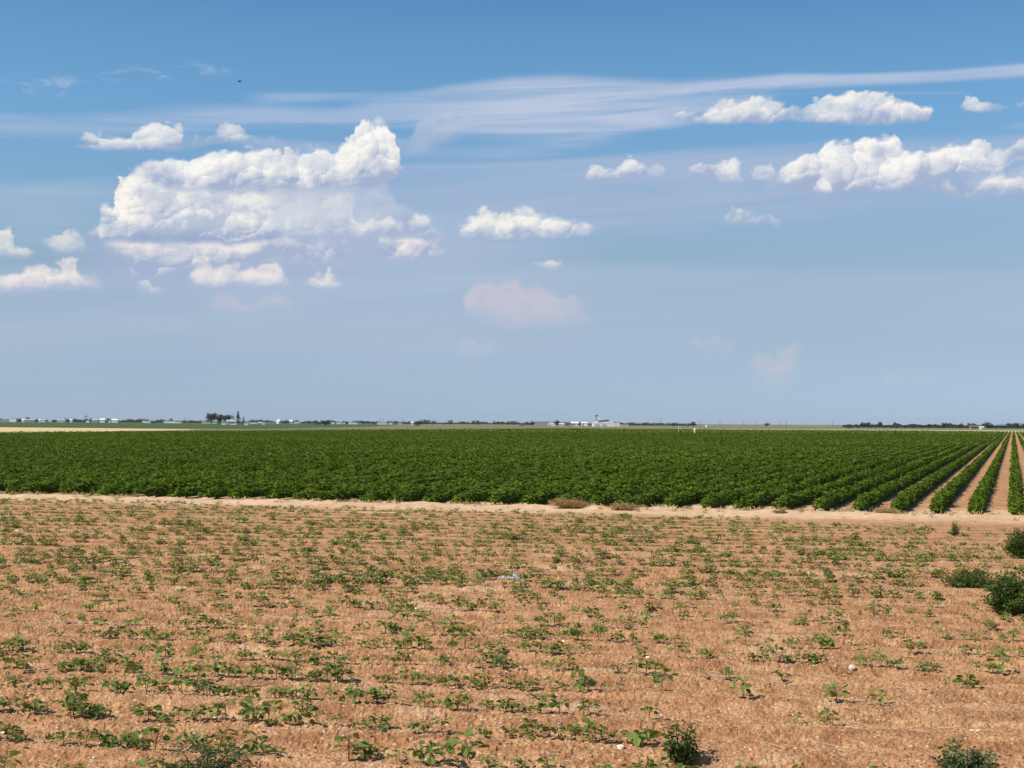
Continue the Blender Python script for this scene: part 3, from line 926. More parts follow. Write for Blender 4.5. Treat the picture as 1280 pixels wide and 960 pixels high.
def stone_mesh(seed):
    import bmesh
    rr = random.Random(seed)
    bm = bmesh.new()
    bmesh.ops.create_icosphere(bm, subdivisions=3, radius=1)
    off = Vector((rr.uniform(0, 9), rr.uniform(0, 9), rr.uniform(0, 9)))
    from mathutils import noise as mn
    for v in bm.verts:
        k = 1 + .45 * mn.noise(v.co * 1.1 + off) + .16 * mn.noise(v.co * 3 + off)
        v.co = Vector((v.co.x * k, v.co.y * k * .85, v.co.z * k * .62))
    me = bpy.data.meshes.new('stone')
    bm.to_mesh(me)
    bm.free()
    me.materials.append(m_stone)
    return me
STONES = [(131, 860, 7, 'white stone beside a seedling shadow, farther of two in line with the grey weed'), (147, 897, 6, 'small round white stone on bare soil above the grey weed clump'), (267, 895, 9, 'flat pale stone lying just behind a broad seedling pair'),
          (5, 919, 8, 'whitish stone at the very edge of the field view, lower left'), (118, 951, 6, 'tiny white stone in front of the seedling cluster, bottom left'), (810, 828, 7, 'pale stone on open soil under the middle seedlings'),
          (776, 941, 10, 'biggest white stone, lying against the seedling next to the dark weed'), (705, 805, 5, 'small pale stone between two sparse seedling rows'), (1065, 838, 10, 'broad white stone on the bare soil of the sparse side'),
          (1200, 735, 6, 'white stone in front of the long dark weed'), (22, 667, 7, 'white stone among distant seedlings near the headland'), (1215, 914, 6, 'small white stone with a twin, behind the branching weed'), (1222, 917, 5, 'smaller twin pebble-like white stone behind the branching weed'),
          (520, 764, 7, 'pale broken stone among thin middle rows'), (1146, 905, 5, 'little white stone on bare soil left of the twin stones')]
for i, (xp, yp, w, lab) in enumerate(STONES):
    X, Y = ground(xp, yp)
    z = soil_z(X, Y)
    r = w / F * Y / 2
    o = link('white_stone', stone_mesh(i), None, (X, Y, z + r * .3), (0, 0, i * 1.3), (r, r, r))
    tag(o, lab, 'stone', 'white stones on the brown soil')

# ---------------------------------------------------------------- weeds
def weed(name, xp, yp, w, h, mats, label, cat='weed', n_st=26, per=34, leaf=(.018, .034), seed=0, narrow=.35, droop=.3, flat=1.0, group=None, up=.9):
    """a bushy weed: many branching stems set with small leaves"""
    rng = np.random.default_rng(900 + seed)
    X, Y = ground(xp, yp)
    z = soil_z(X, Y)
    root = bpy.data.objects.new(name, None)
    COL.objects.link(root)
    root.location = (X, Y, z - .01)
    root.empty_display_size = .1
    tag(root, label, cat, group)
    S, L = Soup(), Soup()
    P, D, Nn, Z, T = [], [], [], [], []
    for i in range(n_st):
        a = rng.uniform(0, 6.28)
        out = rng.uniform(.08, 1) ** .6
        hh = h * rng.uniform(.35, 1.18) * (1 - .42 * out ** 2)
        ex, ey = math.cos(a) * out * w / 2, math.sin(a) * out * w / 2 * flat
        p0 = np.array([ex * .15, ey * .15, 0])
        p1 = np.array([ex * .55, ey * .55, hh * .55])
        p2 = np.array([ex + rng.normal(0, .03 * w), ey + rng.normal(0, .03 * w), hh])
        S.add(*tube([p0, p1, p2], [.006 * h / .3, .004 * h / .3, .0015], 4), tint=.5)
        tt = rng.uniform(.10, 1.0, per) ** .8
        base = (1 - tt)[:, None] ** 2 * p0 + 2 * ((1 - tt) * tt)[:, None] * p1 + (tt ** 2)[:, None] * p2
        az = rng.uniform(0, 6.28, per)
        dr = np.stack([np.cos(az), np.sin(az), rng.uniform(-droop, up, per)], 1)
        base = base + dr * rng.uniform(0, .035, per)[:, None] * (w / .4)
        P.append(base)
        D.append(dr)
        Nn.append(rng.normal(0, .7, (per, 3)) + np.array([-.2, 0, .8]))
        Z.append(rng.uniform(leaf[0], leaf[1], per))
        T.append(np.clip(rng.normal(.45, .25, per), 0, 1))
    tpl = LEAF6 * np.array([narrow / .4, 1, 1])
    V, Q = leaves(np.concatenate(P), np.concatenate(D), np.concatenate(Nn), np.concatenate(Z), tpl)
    L.add(V, Q, tint=np.repeat(np.concatenate(T), 2))
    link('foliage', L.mesh('foliage', [mats[0]]), root)
    link('stems', S.mesh('stems', [mats[1]]), root)
    return root
m_kochia = leafy('dark_weed_leaf', (.050, .092, .018), (.14, .19, .048), .25, .75, .1)
m_kstem = plain('weed_stem', (.10, .09, .04), .8)
m_grey = leafy('grey_weed_leaf', (.065, .10, .038), (.145, .19, .078), .2, .7, .2)
m_dead = leafy('dry_brush_leaf', (.42, .28, .13), (.62, .44, .23), .15, .8, .1)
m_dstem = plain('dry_stem', (.28, .18, .09), .85)
weed('bushy_weed', 1216, 734, 1.06, .31, (m_kochia, m_kstem), 'long low dark green weed beside the taller bush near the sparse seedlings', n_st=80, per=46, leaf=(.025, .05), seed=1, narrow=.14, flat=.6, group='dark green weeds')
weed('bushy_weed', 1268, 766, .70, .50, (m_kochia, m_kstem), 'tallest broad dark green weed bush, in front of the long low weed', n_st=70, per=52, leaf=(.03, .06), seed=2, narrow=.26, group='dark green weeds')
weed('bushy_weed', 1277, 697, .62, .46, (m_kochia, m_kstem), 'rounded feathery dark weed behind the long low weed, below the crop rows', n_st=66, per=50, leaf=(.035, .07), seed=3, narrow=.10, group='dark green weeds')
weed('bushy_weed', 1194, 672, .24, .30, (m_kochia, m_kstem), 'small upright dark weed standing alone near the headland', n_st=14, per=26, leaf=(.02, .05), seed=4, narrow=.2, group='dark green weeds')
weed('branching_weed', 850, 951, .27, .30, (m_kochia, m_kstem), 'spreading dark weed with tiers of small leaves among the front seedlings', n_st=22, per=24, leaf=(.024, .042), seed=5, narrow=.3, group='dark green weeds')
weed('branching_weed', 1208, 968, .48, .27, (m_grey, m_kstem), 'branching grey green weed on bare soil at the front of the field', n_st=26, per=30, leaf=(.022, .040), seed=6, narrow=.28)
weed('bushy_weed', 256, 974, .78, .26, (m_grey, m_kstem), 'dense feathery grey green weed at the front beside the seedlings', n_st=34, per=34, leaf=(.02, .045), seed=7, narrow=.16)
weed('dry_brush', 712, 637, 1.15, .21, (m_dead, m_dstem), 'larger dry brown brush clump at the foot of the green crop', 'brush', n_st=110, per=44, leaf=(.03, .07), seed=8, narrow=.08, flat=.5, group='dry brush along the headland')
weed('dry_brush', 777, 639, .9, .17, (m_dead, m_dstem), 'smaller dry brown brush clump beside the larger one on the headland', 'brush', n_st=70, per=36, leaf=(.03, .07), seed=9, narrow=.08, flat=.5, group='dry brush along the headland')
weed('dry_brush', 1106, 645, .80, .13, (m_dead, m_dstem), 'flat dry brown brush between the ends of two separate crop rows', 'brush', n_st=50, per=26, leaf=(.03, .06), seed=10, narrow=.08, flat=.4, group='dry brush along the headland')
weed('dry_brush', 975, 643, .45, .10, (m_dead, m_dstem), 'small flat brown brush patch at the edge of the dense crop', 'brush', n_st=30, per=22, leaf=(.03, .06), seed=11, narrow=.08, flat=.4, group='dry brush along the headland')

# ---------------------------------------------------------------- a scrap of litter
m_scrap = plain('pale_plastic_film', (.46, .45, .44), .5, .1, 20.0, 0, .5)
m_dscrap = plain('dark_plastic_film', (.05, .042, .042), .5, .2, 20.0, 0, .5)
def crumple(nx, ny, w, dpt, hgt, seed):
    x = np.linspace(-1, 1, nx)
    y = np.linspace(-1, 1, ny)
    XX, YY = np.meshgrid(x, y)
    z = np.abs(vnoise(XX * 2.3 + 5, YY * 2.0 + 3, seed) - .45) * 1.7 + .4 * vnoise(XX * 6, YY * 6, seed + 1)
    z *= np.clip(1.15 - XX ** 2 * .9 - YY ** 2 * .8, .05, 1)
    ex = 1 + .25 * (vnoise(XX * 1.5, YY * 1.5, seed + 2) - .5)
    top = np.stack([XX * w / 2 * ex, YY * dpt / 2 * ex, z * hgt], -1).reshape(-1, 3)
    bot = top - np.array([0, 0, .004])
    i = (np.arange(ny - 1)[:, None] * nx + np.arange(nx - 1)[None]).ravel()
    Q = np.stack([i, i + 1, i + 1 + nx, i + nx], 1)
    m = nx * ny
    per = list(range(nx)) + [r_ * nx + nx - 1 for r_ in range(1, ny)] + [m - 2 - k for k in range(nx - 1)] + [r_ * nx for r_ in range(ny - 2, 0, -1)]
    side = np.array([(per[k], per[k] + m, per[(k + 1) % len(per)] + m, per[(k + 1) % len(per)]) for k in range(len(per))])
    return np.concatenate([top, bot]), np.concatenate([Q, Q[:, ::-1] + m, side])
X, Y = ground(640, 719)
root = bpy.data.objects.new('plastic_scrap', None)
COL.objects.link(root)
root.location = (X, Y, soil_z(X, Y))
tag(root, 'crumpled whitish plastic scrap with a dark end lying between seedlings', 'litter')
V, Q = crumple(26, 14, .34, .22, .085, 61)
link('pale_film', make_mesh('pale_film', V, [Q], [m_scrap]), root, (-.05, 0, .005), (0, 0, .2))
V, Q = crumple(14, 12, .14, .18, .11, 67)
link('dark_film', make_mesh('dark_film', V, [Q], [m_dscrap]), root, (.17, .02, .005), (0, 0, -.3))
# ---------------------------------------------------------------- the dense crop in long rows
m_crop = leafy('cotton_leaf', (.060, .106, .008), (.142, .206, .022), .20, .7, .06)

def crop_plant(rng, n, size, a=.20, hgt=.43, l=.24):
    """leaves over a rounded bush"""
    u = rng.uniform(-.25, 1.0, n)
    th = rng.uniform(0, 6.28, n)
    rr = np.sqrt(np.clip(1 - u * u, 0, 1))
    dirs = np.stack([rr * np.cos(th), rr * np.sin(th), u], 1)
    k = rng.uniform(.72, 1.05, n)[:, None]
    zc = hgt * .42
    P = dirs * k * np.array([a, l, hgt - zc - .03]) + np.array([0, 0, zc])
    P[:, 2] = np.maximum(P[:, 2], .03)
    nrm = dirs * .75 + np.array([-.25, .08, .75]) + rng.normal(0, .32, (n, 3))
    drc = dirs * np.array([1, 1, .2]) + np.array([0, 0, -.35]) + rng.normal(0, .35, (n, 3))
    sz = rng.uniform(.75, 1.25, n) * size
    P = P - unit(drc) * sz[:, None] * .5
    return leaves(P, drc, nrm, sz, KITE, KITE_Q)

def crop_variants(count, n, size, seed, **kw):
    out = []
    for i in range(count):
        rng = np.random.default_rng(seed + i)
        V, Q = crop_plant(rng, n, size, **kw)
        out.append((V, Q, np.zeros((0, 3), int), np.zeros(len(Q), int), np.clip(rng.normal(.45, .27, len(Q)), 0, 1)))
    return out

rng = np.random.default_rng(77)
rows = np.arange(math.ceil(R_LEFT), 9) + .07
lods = [  # from Y, to Y, spacing, variants
    (0, 75, .27, crop_variants(8, 74, .095, 300)),
    (75, 150, .40, crop_variants(5, 32, .145, 400, l=.30)),
    (150, 300, .80, crop_variants(4, 15, .235, 500, l=.5)),
    (300, 700, 1.5, crop_variants(3, 11, .34, 600, l=.85)),
]
def hmap(r, s):
    return .86 + .30 * fbm(r * .13, s * .06, 81, 3) + .34 * (vnoise(r * 1.0 + 50, s * 1.1, 83) - .5)
cand = []
for k, (y0, y1, sp, vs) in enumerate(lods):
    R_, S_ = [], []
    for r in rows:
        s0 = crop_edge(r) + rng.normal(0, .42)
        s = np.arange(s0, S_END, sp)
        s = s + rng.normal(0, sp * .18, len(s))
        R_.append(np.full(len(s), r))
        S_.append(s)
    R_, S_ = np.concatenate(R_), np.concatenate(S_)
    R_ = R_ + rng.normal(0, .03, len(R_))
    X, Y = xy(R_, S_)
    ok = (Y >= y0) & (Y < y1) & (np.abs(X) < .43 * Y + 2)
    # a few stunted patches and skips near the edge
    skip = vnoise(R_ * .9 + 7, S_ * .35, 85)
    ok &= ~((skip > .90) & (S_ < 60) & (R_ < -4))
    cand.append((R_[ok], S_[ok], X[ok], Y[ok]))
parts = []
singles = []
for k, (y0, y1, sp, vs) in enumerate(lods):
    R_, S_, X, Y = cand[k]
    hm = hmap(R_, S_)
    edge = np.clip((S_ - crop_edge(R_)) / 1.2, 0, 1)
    hm = hm * (.84 + .16 * edge) * np.clip(rng.normal(1, .08, len(X)), .75, 1.25)
    wd = np.clip(rng.normal(1.0, .10, len(X)), .75, 1.3) * np.interp(R_, [-15, -11, -7, -4], [1.14, 1.02, .90, .86])
    yw = RV * -1 + rng.normal(0, .12, len(X)) + math.pi * rng.integers(0, 2, len(X))
    wh = rng.integers(0, len(vs), len(X))
    sc = np.stack([wd, wd, hm], 1)
    ti = np.clip((fbm(R_ * .05, S_ * .05, 87, 2) - .5) * .5 + rng.normal(0, .07, len(X)), -.3, .3)
    taken = np.zeros(len(X), bool)
    if k == 0:
        inn = np.where(np.abs(X) < .352 * Y)[0]
        first = inn[np.argsort((S_ - crop_edge(R_))[inn])][:300]
        taken[first] = True
        meshes = []
        for v in vs:
            meshes.append(make_mesh('cotton_plant', v[0], [v[1]], [m_crop], None, v[4]))
        for i in first:
            o = link('cotton_plant', meshes[wh[i]], None, (X[i], Y[i], soil_z(X[i], Y[i]) - .01), (0, 0, yw[i]), tuple(sc[i]))
            lone = R_[i] > -8
            if lone:
                tag(o, 'leafy dark green cotton plant at the near end of a separate crop row', 'cotton plant', 'cotton plants ending the separate rows')
            else:
                tag(o, 'leafy dark green cotton plant along the near edge of the dense crop', 'cotton plant', 'cotton plants along the dense crop edge')
    for v in range(len(vs)):
        sel = (wh == v) & ~taken
        if sel.any():
            z = relief(X[sel], Y[sel]) - .01 if k == 0 else np.zeros(sel.sum())
            parts.append(copies(vs[v], np.stack([X[sel], Y[sel], z], 1), yw[sel], sc[sel], ti[sel]))
    print('crop lod', k, len(X))
# inner foliage of each row: a low, uneven hump under the leaf cover
V_all, Q_all, n0 = [], [], 0
prof = np.array([(-.12, .04), (-.15, .18), (-.09, .30), (.0, .34), (.09, .30), (.15, .18), (.12, .04)])
for r in rows:
    sA = crop_edge(r) + .5
    s = [sA]
    while s[-1] < S_END:
        Yq = xy(r, s[-1])[1]
        s.append(s[-1] + max(.3, Yq * .006))
    s = np.array(s)
    X, Y = xy(r, s)
    vis = np.abs(X) < .43 * Y + 4
    if vis.sum() < 2:
        continue
    s = s[vis]
    hh = hmap(np.full(len(s), r), s) * .88
    R_ = r + prof[None, :, 0] * rng.uniform(.8, 1.15, (len(s), len(prof)))
    Z_ = prof[None, :, 1] * hh[:, None] * rng.uniform(.85, 1.1, (len(s), len(prof)))
    Z_[0] *= .3
    S2 = np.repeat(s[:, None], len(prof), 1)
    X, Y = xy(R_, S2)
    V_all.append(np.stack([X, Y, Z_], -1).reshape(-1, 3))
    kp = len(prof)
    i = (np.arange(len(s) - 1)[:, None] * kp + np.arange(kp - 1)[None]).ravel() + n0
    Q_all.append(np.stack([i, i + kp, i + 1 + kp, i + 1], 1))
    n0 += len(s) * kp
Vc, Qc = np.concatenate(V_all), np.concatenate(Q_all)
parts.append((Vc, Qc, np.zeros((0, 3), int), (np.zeros(len(Qc), int), np.zeros(0, int)), (np.clip(rng.normal(.3, .2, len(Qc)), 0, 1), np.zeros(0))))
o = link('cotton_crop', merge(parts, 'cotton_crop', [m_crop]))
tag(o, 'long dense rows of dark green cotton filling the flat field', 'cotton crop', kind='stuff')
# ---------------------------------------------------------------- the horizon: trees, farms, poles
m_tleaf = leafy('tree_leaf', (.028, .042, .016), (.055, .075, .028), .15, .7, .2, .2)
m_tleaf2 = leafy('olive_tree_leaf', (.045, .060, .028), (.085, .10, .045), .15, .7, .2, .2)
m_cleaf = leafy('conifer_needles', (.018, .032, .018), (.035, .055, .028), .1, .7, .2, .2)
m_bark = plain('tree_bark', (.11, .085, .06), .9)
m_white = plain('white_sheet_metal', (.80, .79, .75), .55, .06, .4)
m_cream = plain('cream_wall_paint', (.62, .56, .44), .7, .08, .5)
m_greyw = plain('grey_wall_paint', (.34, .34, .33), .75, .1, .5)
m_tan = plain('tan_brick', (.36, .25, .17), .8, .1, .6)
m_darkroof = plain('dark_grey_roof', (.10, .105, .115), .7, .1, .5)
m_brownroof = plain('brown_roof', (.20, .14, .10), .8, .12, .5)
m_greyroof = plain('grey_metal_roof', (.42, .43, .44), .5, .08, .5)
m_glass = plain('window_glass', (.05, .06, .07), .15, .05, 1.0, 0, .5)
m_pole = plain('weathered_pole_wood', (.16, .13, .10), .9)
m_steel = plain('galvanised_steel', (.34, .35, .36), .5, .1, 1.0, .3)
m_post = plain('white_post_paint', (.82, .80, .74), .6, .05, 2.0)
m_tanpost = plain('faded_tan_post', (.50, .42, .30), .8, .1, 3.0)
m_bird = plain('dark_bird_feathers', (.03, .03, .035), .7)

def crown(seed, kind):
    """a unit tree: 1 m tall, 1 m wide -> crown mesh, trunk mesh"""
    rng = np.random.default_rng(seed)
    L, S = Soup(), Soup()
    P, T = [], []
    if kind == 'conifer':
        for i in range(330):
            f = rng.uniform(0, 1) ** .8
            a = rng.uniform(0, 6.28)
            r = .5 * (1 - f) ** .8 * rng.uniform(.35, 1.05) * (1 + .18 * math.sin(f * 38))
            P.append((r * math.cos(a), r * math.sin(a), .07 + .93 * f))
            T.append(rng.uniform(0, 1))
        sz = rng.uniform(.05, .12, len(P))
        S.add(*tube([(0, 0, 0), (0, 0, .5), (0, 0, .97)], [.035, .02, .005], 6))
    else:
        n_c, z0, fl = {'round': (15, .14, 1.0), 'spread': (20, .30, .7), 'scrub': (13, .04, .9), 'tall': (13, .12, 1.0), 'block': (20, .06, .7)}[kind]
        S.add(*tube([(0, 0, 0), (.02, .01, z0), (.03, 0, z0 + .25)], [.035, .026, .014], 6))
        for i in range(n_c):
            a = i * 2.4 + rng.normal(0, .4)
            rr = .36 * math.sqrt(rng.uniform(.03, 1))
            if kind == 'tall':
                rr *= .8
            top = 1 - (rr / .5) ** 2 * .45 * fl
            cz = rng.uniform(z0 + .10, max(z0 + .14, top - .10))
            c = np.array([rr * math.cos(a), rr * math.sin(a), cz])
            S.add(*tube([(.02, .01, z0 * .9), tuple((c + (0, 0, z0)) / 2), tuple(c)], [.014, .009, .004], 4))
            cr_ = rng.uniform(.10, .19)
            tone = rng.uniform(.15, .85)
            for j in range(46):
                dv = unit(rng.normal(0, 1, 3))
                P.append(tuple(c + dv * cr_ * rng.uniform(.55, 1.1) * (1, 1, .8)))
                T.append(np.clip(tone + rng.normal(0, .2), 0, 1))
        sz = rng.uniform(.035, .085, len(P))
    P = np.array(P)
    dr = rng.normal(0, 1, P.shape)
    nn = unit(P - np.array([0, 0, .55])) + rng.normal(0, .5, P.shape) + (0, 0, .3)
    V, Q = leaves(P, dr, nn, sz, KITE, KITE_Q)
    L.add(V, Q, tint=np.array(T))
    lm = m_cleaf if kind == 'conifer' else (m_tleaf2 if kind in ('scrub', 'tall') else m_tleaf)
    return L.mesh('crown', [lm]), S.mesh('trunk', [m_bark])

CROWNS = {k: [crown(700 + 31 * i + 7 * j, k) for j in range(3)] for i, k in enumerate(('round', 'spread', 'scrub', 'tall', 'block', 'conifer'))}

def span(x0, x1, ytop, D):
    """left/right edges and top as seen -> ground point, width and height"""
    xm = (x0 + x1) / 2
    X, Y = at(xm, D)
    w = (x1 - x0) / F * D
    _, Z = ray(xm, ytop)
    return X, Y, w, H + Z * D

tree_n = 0
def tree(kind, x0, x1, ytop, D, label, group=None, name='tree'):
    global tree_n
    X, Y, w, h = span(x0, x1, ytop, D)
    cm, tm = CROWNS[kind][tree_n % 3]
    tree_n += 1
    root = bpy.data.objects.new(name, None)
    COL.objects.link(root)
    root.location = (X, Y, 0)
    root.rotation_euler = (0, 0, tree_n * 1.7)
    root.scale = (w * 1.3, w * 1.3, max(h, 1.2) * 1.08)
    tag(root, label, 'bush' if name == 'bush' else 'tree', group)
    link('crown', cm, root)
    link('trunk', tm, root)
    return root

def box(w, d, h, z=0.0, x=0.0, y=0.0):
    V = np.array([(sx * w / 2 + x, sy * d / 2 + y, z + k * h) for k in (0, 1) for sx, sy in ((-1, -1), (1, -1), (1, 1), (-1, 1))])
    Q = np.array([(3, 2, 1, 0), (4, 5, 6, 7), (0, 1, 5, 4), (1, 2, 6, 5), (2, 3, 7, 6), (3, 0, 4, 7)])
    return V, Q

def gable(w, d, z, rise, over=.35):
    """a pitched roof, its ridge along the long side"""
    a, b = w / 2 + over, d / 2 + over
    t = .12
    V = np.array([(-a, -b, z), (a, -b, z), (a, b, z), (-a, b, z), (-a, 0, z + rise), (a, 0, z + rise),
                  (-a, -b, z - t), (a, -b, z - t), (a, b, z - t), (-a, b, z - t)])
    Q = np.array([(0, 1, 5, 4), (2, 3, 4, 5), (6, 9, 8, 7), (0, 6, 7, 1), (2, 8, 9, 3)])
    T = np.array([(3, 0, 4), (1, 2, 5)])
    Q2 = np.array([(0, 3, 9, 6), (1, 7, 8, 2)])
    return V, np.concatenate([Q, Q2]), T

def arch(w, d, z, rise, k=9):
    """a rounded barn roof, its axis along the short side"""
    a = np.linspace(0, math.pi, k)
    F_ = np.stack([-np.cos(a) * w / 2, np.full(k, -d / 2), z + np.sin(a) * rise], 1)
    B_ = F_ * np.array([1, -1, 1])
    V = np.concatenate([F_, B_])
    i = np.arange(k - 1)
    Q = np.stack([i + 1, i, i + k, i + 1 + k], 1)
    V = np.concatenate([V, [(0, -d / 2, z), (0, d / 2, z)]])
    T = np.concatenate([np.stack([np.full(k - 1, 2 * k), i, i + 1], 1), np.stack([np.full(k - 1, 2 * k + 1), i + 1 + k, i + k], 1)])
    return V, Q, T

def part(name, V, Q, mat, parent, T=None):
    s = Soup()
    s.add(V, Q, T)
    return link(name, s.mesh(name, [mat]), parent)

def building(x0, x1, ytop, D, label, wall=None, roof=None, style='gable', group=None, name='house', cat='house', doors=0, wins=0, depth=None, yaw=0.0):
    X, Y, w, h = span(x0, x1, ytop, D)
    h = max(h, 1.6)
    dp = depth or max(4.0, min(w * .6, 9.0))
    root = bpy.data.objects.new(name, None)
    COL.objects.link(root)
    root.location = (X, Y + dp / 2, 0)
    root.rotation_euler = (0, 0, yaw)
    tag(root, label, cat, group)
    wall, roof = wall or m_white, roof or m_greyroof
    if style == 'flat':
        wl = part('wall', *box(w, dp, h - .25), wall, root)
        part('roof', *box(w + .4, dp + .4, .25, h - .247), roof, root)
        wh = h - .25
    elif style == 'arch':
        wh = h * .35
        part('wall', *box(w, dp, wh), wall, root)
        V, Q, T = arch(w + .1, dp + .2, wh + .002, h - wh)
        part('roof', V, Q, roof, root, T)
    elif style == 'shed':
        wh = h * .7
        part('wall', *box(w, dp, wh), wall, root)
        a, b = w / 2 + .2, dp / 2 + .2
        V = np.array([(-a, -b, wh + .05), (a, -b, wh + .05), (a, b, h), (-a, b, h), (-a, -b, wh + .003), (a, -b, wh + .003), (a, b, wh + .003), (-a, b, wh + .003)])
        Q = np.array([(0, 1, 2, 3), (7, 6, 5, 4), (0, 4, 5, 1), (1, 5, 6, 2), (2, 6, 7, 3), (3, 7, 4, 0)])
        part('roof', V, Q, roof, root)
    elif style == 'cone':
        k = 20
        an = np.arange(k) * 2 * math.pi / k
        ring = np.stack([np.cos(an), np.sin(an)], 1) * w / 2
        wh = h * .45
        V = np.concatenate([np.c_[ring, np.zeros(k)], np.c_[ring, np.full(k, wh)]])
        i = np.arange(k)
        Q = np.stack([i, (i + 1) % k, (i + 1) % k + k, i + k], 1)
        part('wall', V, Q, wall, root)
        V = np.concatenate([np.c_[ring * 1.06, np.full(k, wh)], [(0, 0, h)], [(0, 0, wh)]])
        part('roof', V, np.zeros((0, 4), int), roof, root, np.concatenate([np.stack([i, (i + 1) % k, np.full(k, k)], 1), np.stack([(i + 1) % k, i, np.full(k, k + 1)], 1)]))
    else:
        wh = h * .62
        part('wall', *box(w, dp, wh), wall, root)
        V, Q, T = gable(w, dp, wh + .125, h - wh - .12)
        part('roof', V, Q, roof, root, T)
    for i in range(doors):
        part('door', *box(1.0, .06, min(2.05, wh * .85), 0, -w * .28 + i * w * .5, -dp / 2 - .033), m_brownroof, root)
    for i in range(wins):
        part('window', *box(1.2, .06, wh * .32, wh * .42, -w * .08 + (i + .2) * w * .42 / max(wins, 1), -dp / 2 - .033), m_glass, root)
    return root

def pole(x, ytop, D, label, group='utility poles along the horizon', arms=1):
    X, Y, _, h = span(x, x, ytop, D)
    root = bpy.data.objects.new('utility_pole', None)
    COL.objects.link(root)
    root.location = (X, Y, 0)
    tag(root, label, 'utility pole', group)
    part('shaft', *tube([(0, 0, 0), (0, 0, h * .5), (0, 0, h)], [.17, .15, .12], 8), m_pole, root)
    for i in range(arms):
        part('crossarm', *box(2.4, .12, .14, h * (.93 - .1 * i), 0, .18), m_pole, root)

G_TOWN = 'low white and grey buildings of the distant settlement'
G_TT = 'dark trees among the distant settlement'
lowh = 'low pale building among the dark trees of the distant settlement'
B = building
# the settlement beyond the tan stubble
B(-6, 11, 524.0, 1750, 'long low grey shed at the outer end of the distant settlement', m_greyw, m_greyroof, 'flat', G_TOWN, 'shed', 'shed')
B(11.5, 20, 522.6, 1700, 'bright white building standing next to the long grey shed', m_white, m_white, 'flat', G_TOWN)
B(27, 30.5, 523.5, 1700, 'narrow white building between two dark shrubs of the settlement', m_white, m_white, 'gable', G_TOWN)
B(31, 43, 523.6, 1700, 'wide grey house with a dark tree crown above its roof', m_greyw, m_greyroof, 'gable', G_TOWN)
tree('round', 31.5, 38.5, 521.0, 1790, 'dark tree rising over the wide grey house', G_TT)
tree('scrub', 20, 27, 524.6, 1720, 'low dark shrub between the bright white and narrow white buildings', G_TT)
tree('scrub', 42.5, 48, 524.5, 1720, 'low dark shrub against the end of the wide grey house', G_TT)
B(48, 50.2, 524.0, 1700, 'smaller of two white huts beyond the grey house', m_white, m_white, 'gable', G_TOWN, 'shed', 'shed')
B(50.8, 56.5, 523.8, 1700, 'larger of two white huts beyond the grey house', m_white, m_greyroof, 'gable', G_TOWN, 'shed', 'shed')
B(59.5, 65, 524.8, 1750, 'pale cream cottage alone between white huts and dark shrubs', m_cream, m_greyroof, 'gable', G_TOWN)
tree('scrub', 64.5, 71, 524.3, 1720, 'dark shrub between the cream cottage and the broad pale house', G_TT)
B(71, 81, 524.2, 1700, 'broad pale house with a light roof between dark shrubs', m_cream, m_greyroof, 'gable', G_TOWN)
tree('scrub', 80, 87, 524.2, 1740, 'dark shrub on the tower side of the broad pale house', G_TT)
B(87.3, 90.0, 523.8, 1690, 'small white hut pressed against a tall narrow tree', m_white, m_white, 'gable', G_TOWN, 'shed', 'shed')
tree('tall', 89.2, 92.6, 522.6, 1700, 'narrow tree beside a small white hut', G_TT)
for i, (a, b_, t_) in enumerate(((92, 98.5, 524.4), (97.5, 104, 523.9), (103, 109.5, 524.4))):
    tree('scrub', a, b_, t_, 1750, ('first of three shrubs in line next to the narrow tree', 'middle of three shrubs in line below the water tower', 'last of three shrubs in line, below the water tower')[i], G_TT)
B(107.5, 111.5, 525.6, 1650, 'flat white shed half hidden at the foot of the shrubs', m_white, m_white, 'flat', G_TOWN, 'shed', 'shed')
tree('tall', 110.6, 116, 520.8, 1800, 'tallest dark tree of the settlement, next to the water tower', G_TT)
B(114.5, 122.5, 523.8, 1700, 'grey house in front of the tallest settlement tree', m_greyw, m_greyroof, 'gable', G_TOWN)
B(124.5, 130.5, 523.0, 1650, 'bright white gabled house between the grey house and a pointed tree', m_white, m_white, 'gable', G_TOWN)
tree('tall', 132.6, 136.6, 522.0, 1700, 'pointed dark tree between two white houses', G_TT)
B(135.5, 138.0, 525.6, 1650, 'tiny white shed at the foot of the pointed tree', m_white, m_white, 'flat', G_TOWN, 'shed', 'shed')
B(139.5, 147, 523.6, 1680, 'white roofed house in front of the tall settlement pole', m_white, m_white, 'gable', G_TOWN)
B(144, 147.2, 526.2, 1550, 'small white trailer on the field side of the white roofed house', m_white, m_white, 'flat', G_TOWN, 'trailer', 'trailer')
pole(147.5, 518.5, 1700, 'tall pole next to the white roofed house in the settlement')
tree('scrub', 150, 157, 525.8, 1750, 'low dark shrub in the gap between two groups of settlement houses', G_TT)
tree('scrub', 156, 164, 525.6, 1750, 'flat dark shrub joined to the longer hedge of shrubs', G_TT)
tree('scrub', 163, 171, 526.0, 1750, 'flat shrub in the middle of the settlement gap', G_TT)
tree('scrub', 170, 178, 525.6, 1750, 'flat shrub beside the white house with a dark roof', G_TT)
B(178, 184.5, 523.7, 1650, 'white house with a dark pitched roof in the settlement', m_white, m_darkroof, 'gable', G_TOWN)
B(181.5, 188, 526.6, 1500, 'long white shed in front of the dark roofed white house', m_white, m_white, 'flat', G_TOWN, 'shed', 'shed')
tree('scrub', 188, 197, 525.6, 1250, 'near dark bush on the field side of the long white shed', G_TT, 'bush')
tree('scrub', 197, 205, 526.2, 1700, 'flat shrub between the near bush and the long white building', G_TT)
B(204.5, 219, 526.0, 1500, 'long white building below a round tree in the settlement', m_white, m_greyroof, 'flat', G_TOWN)
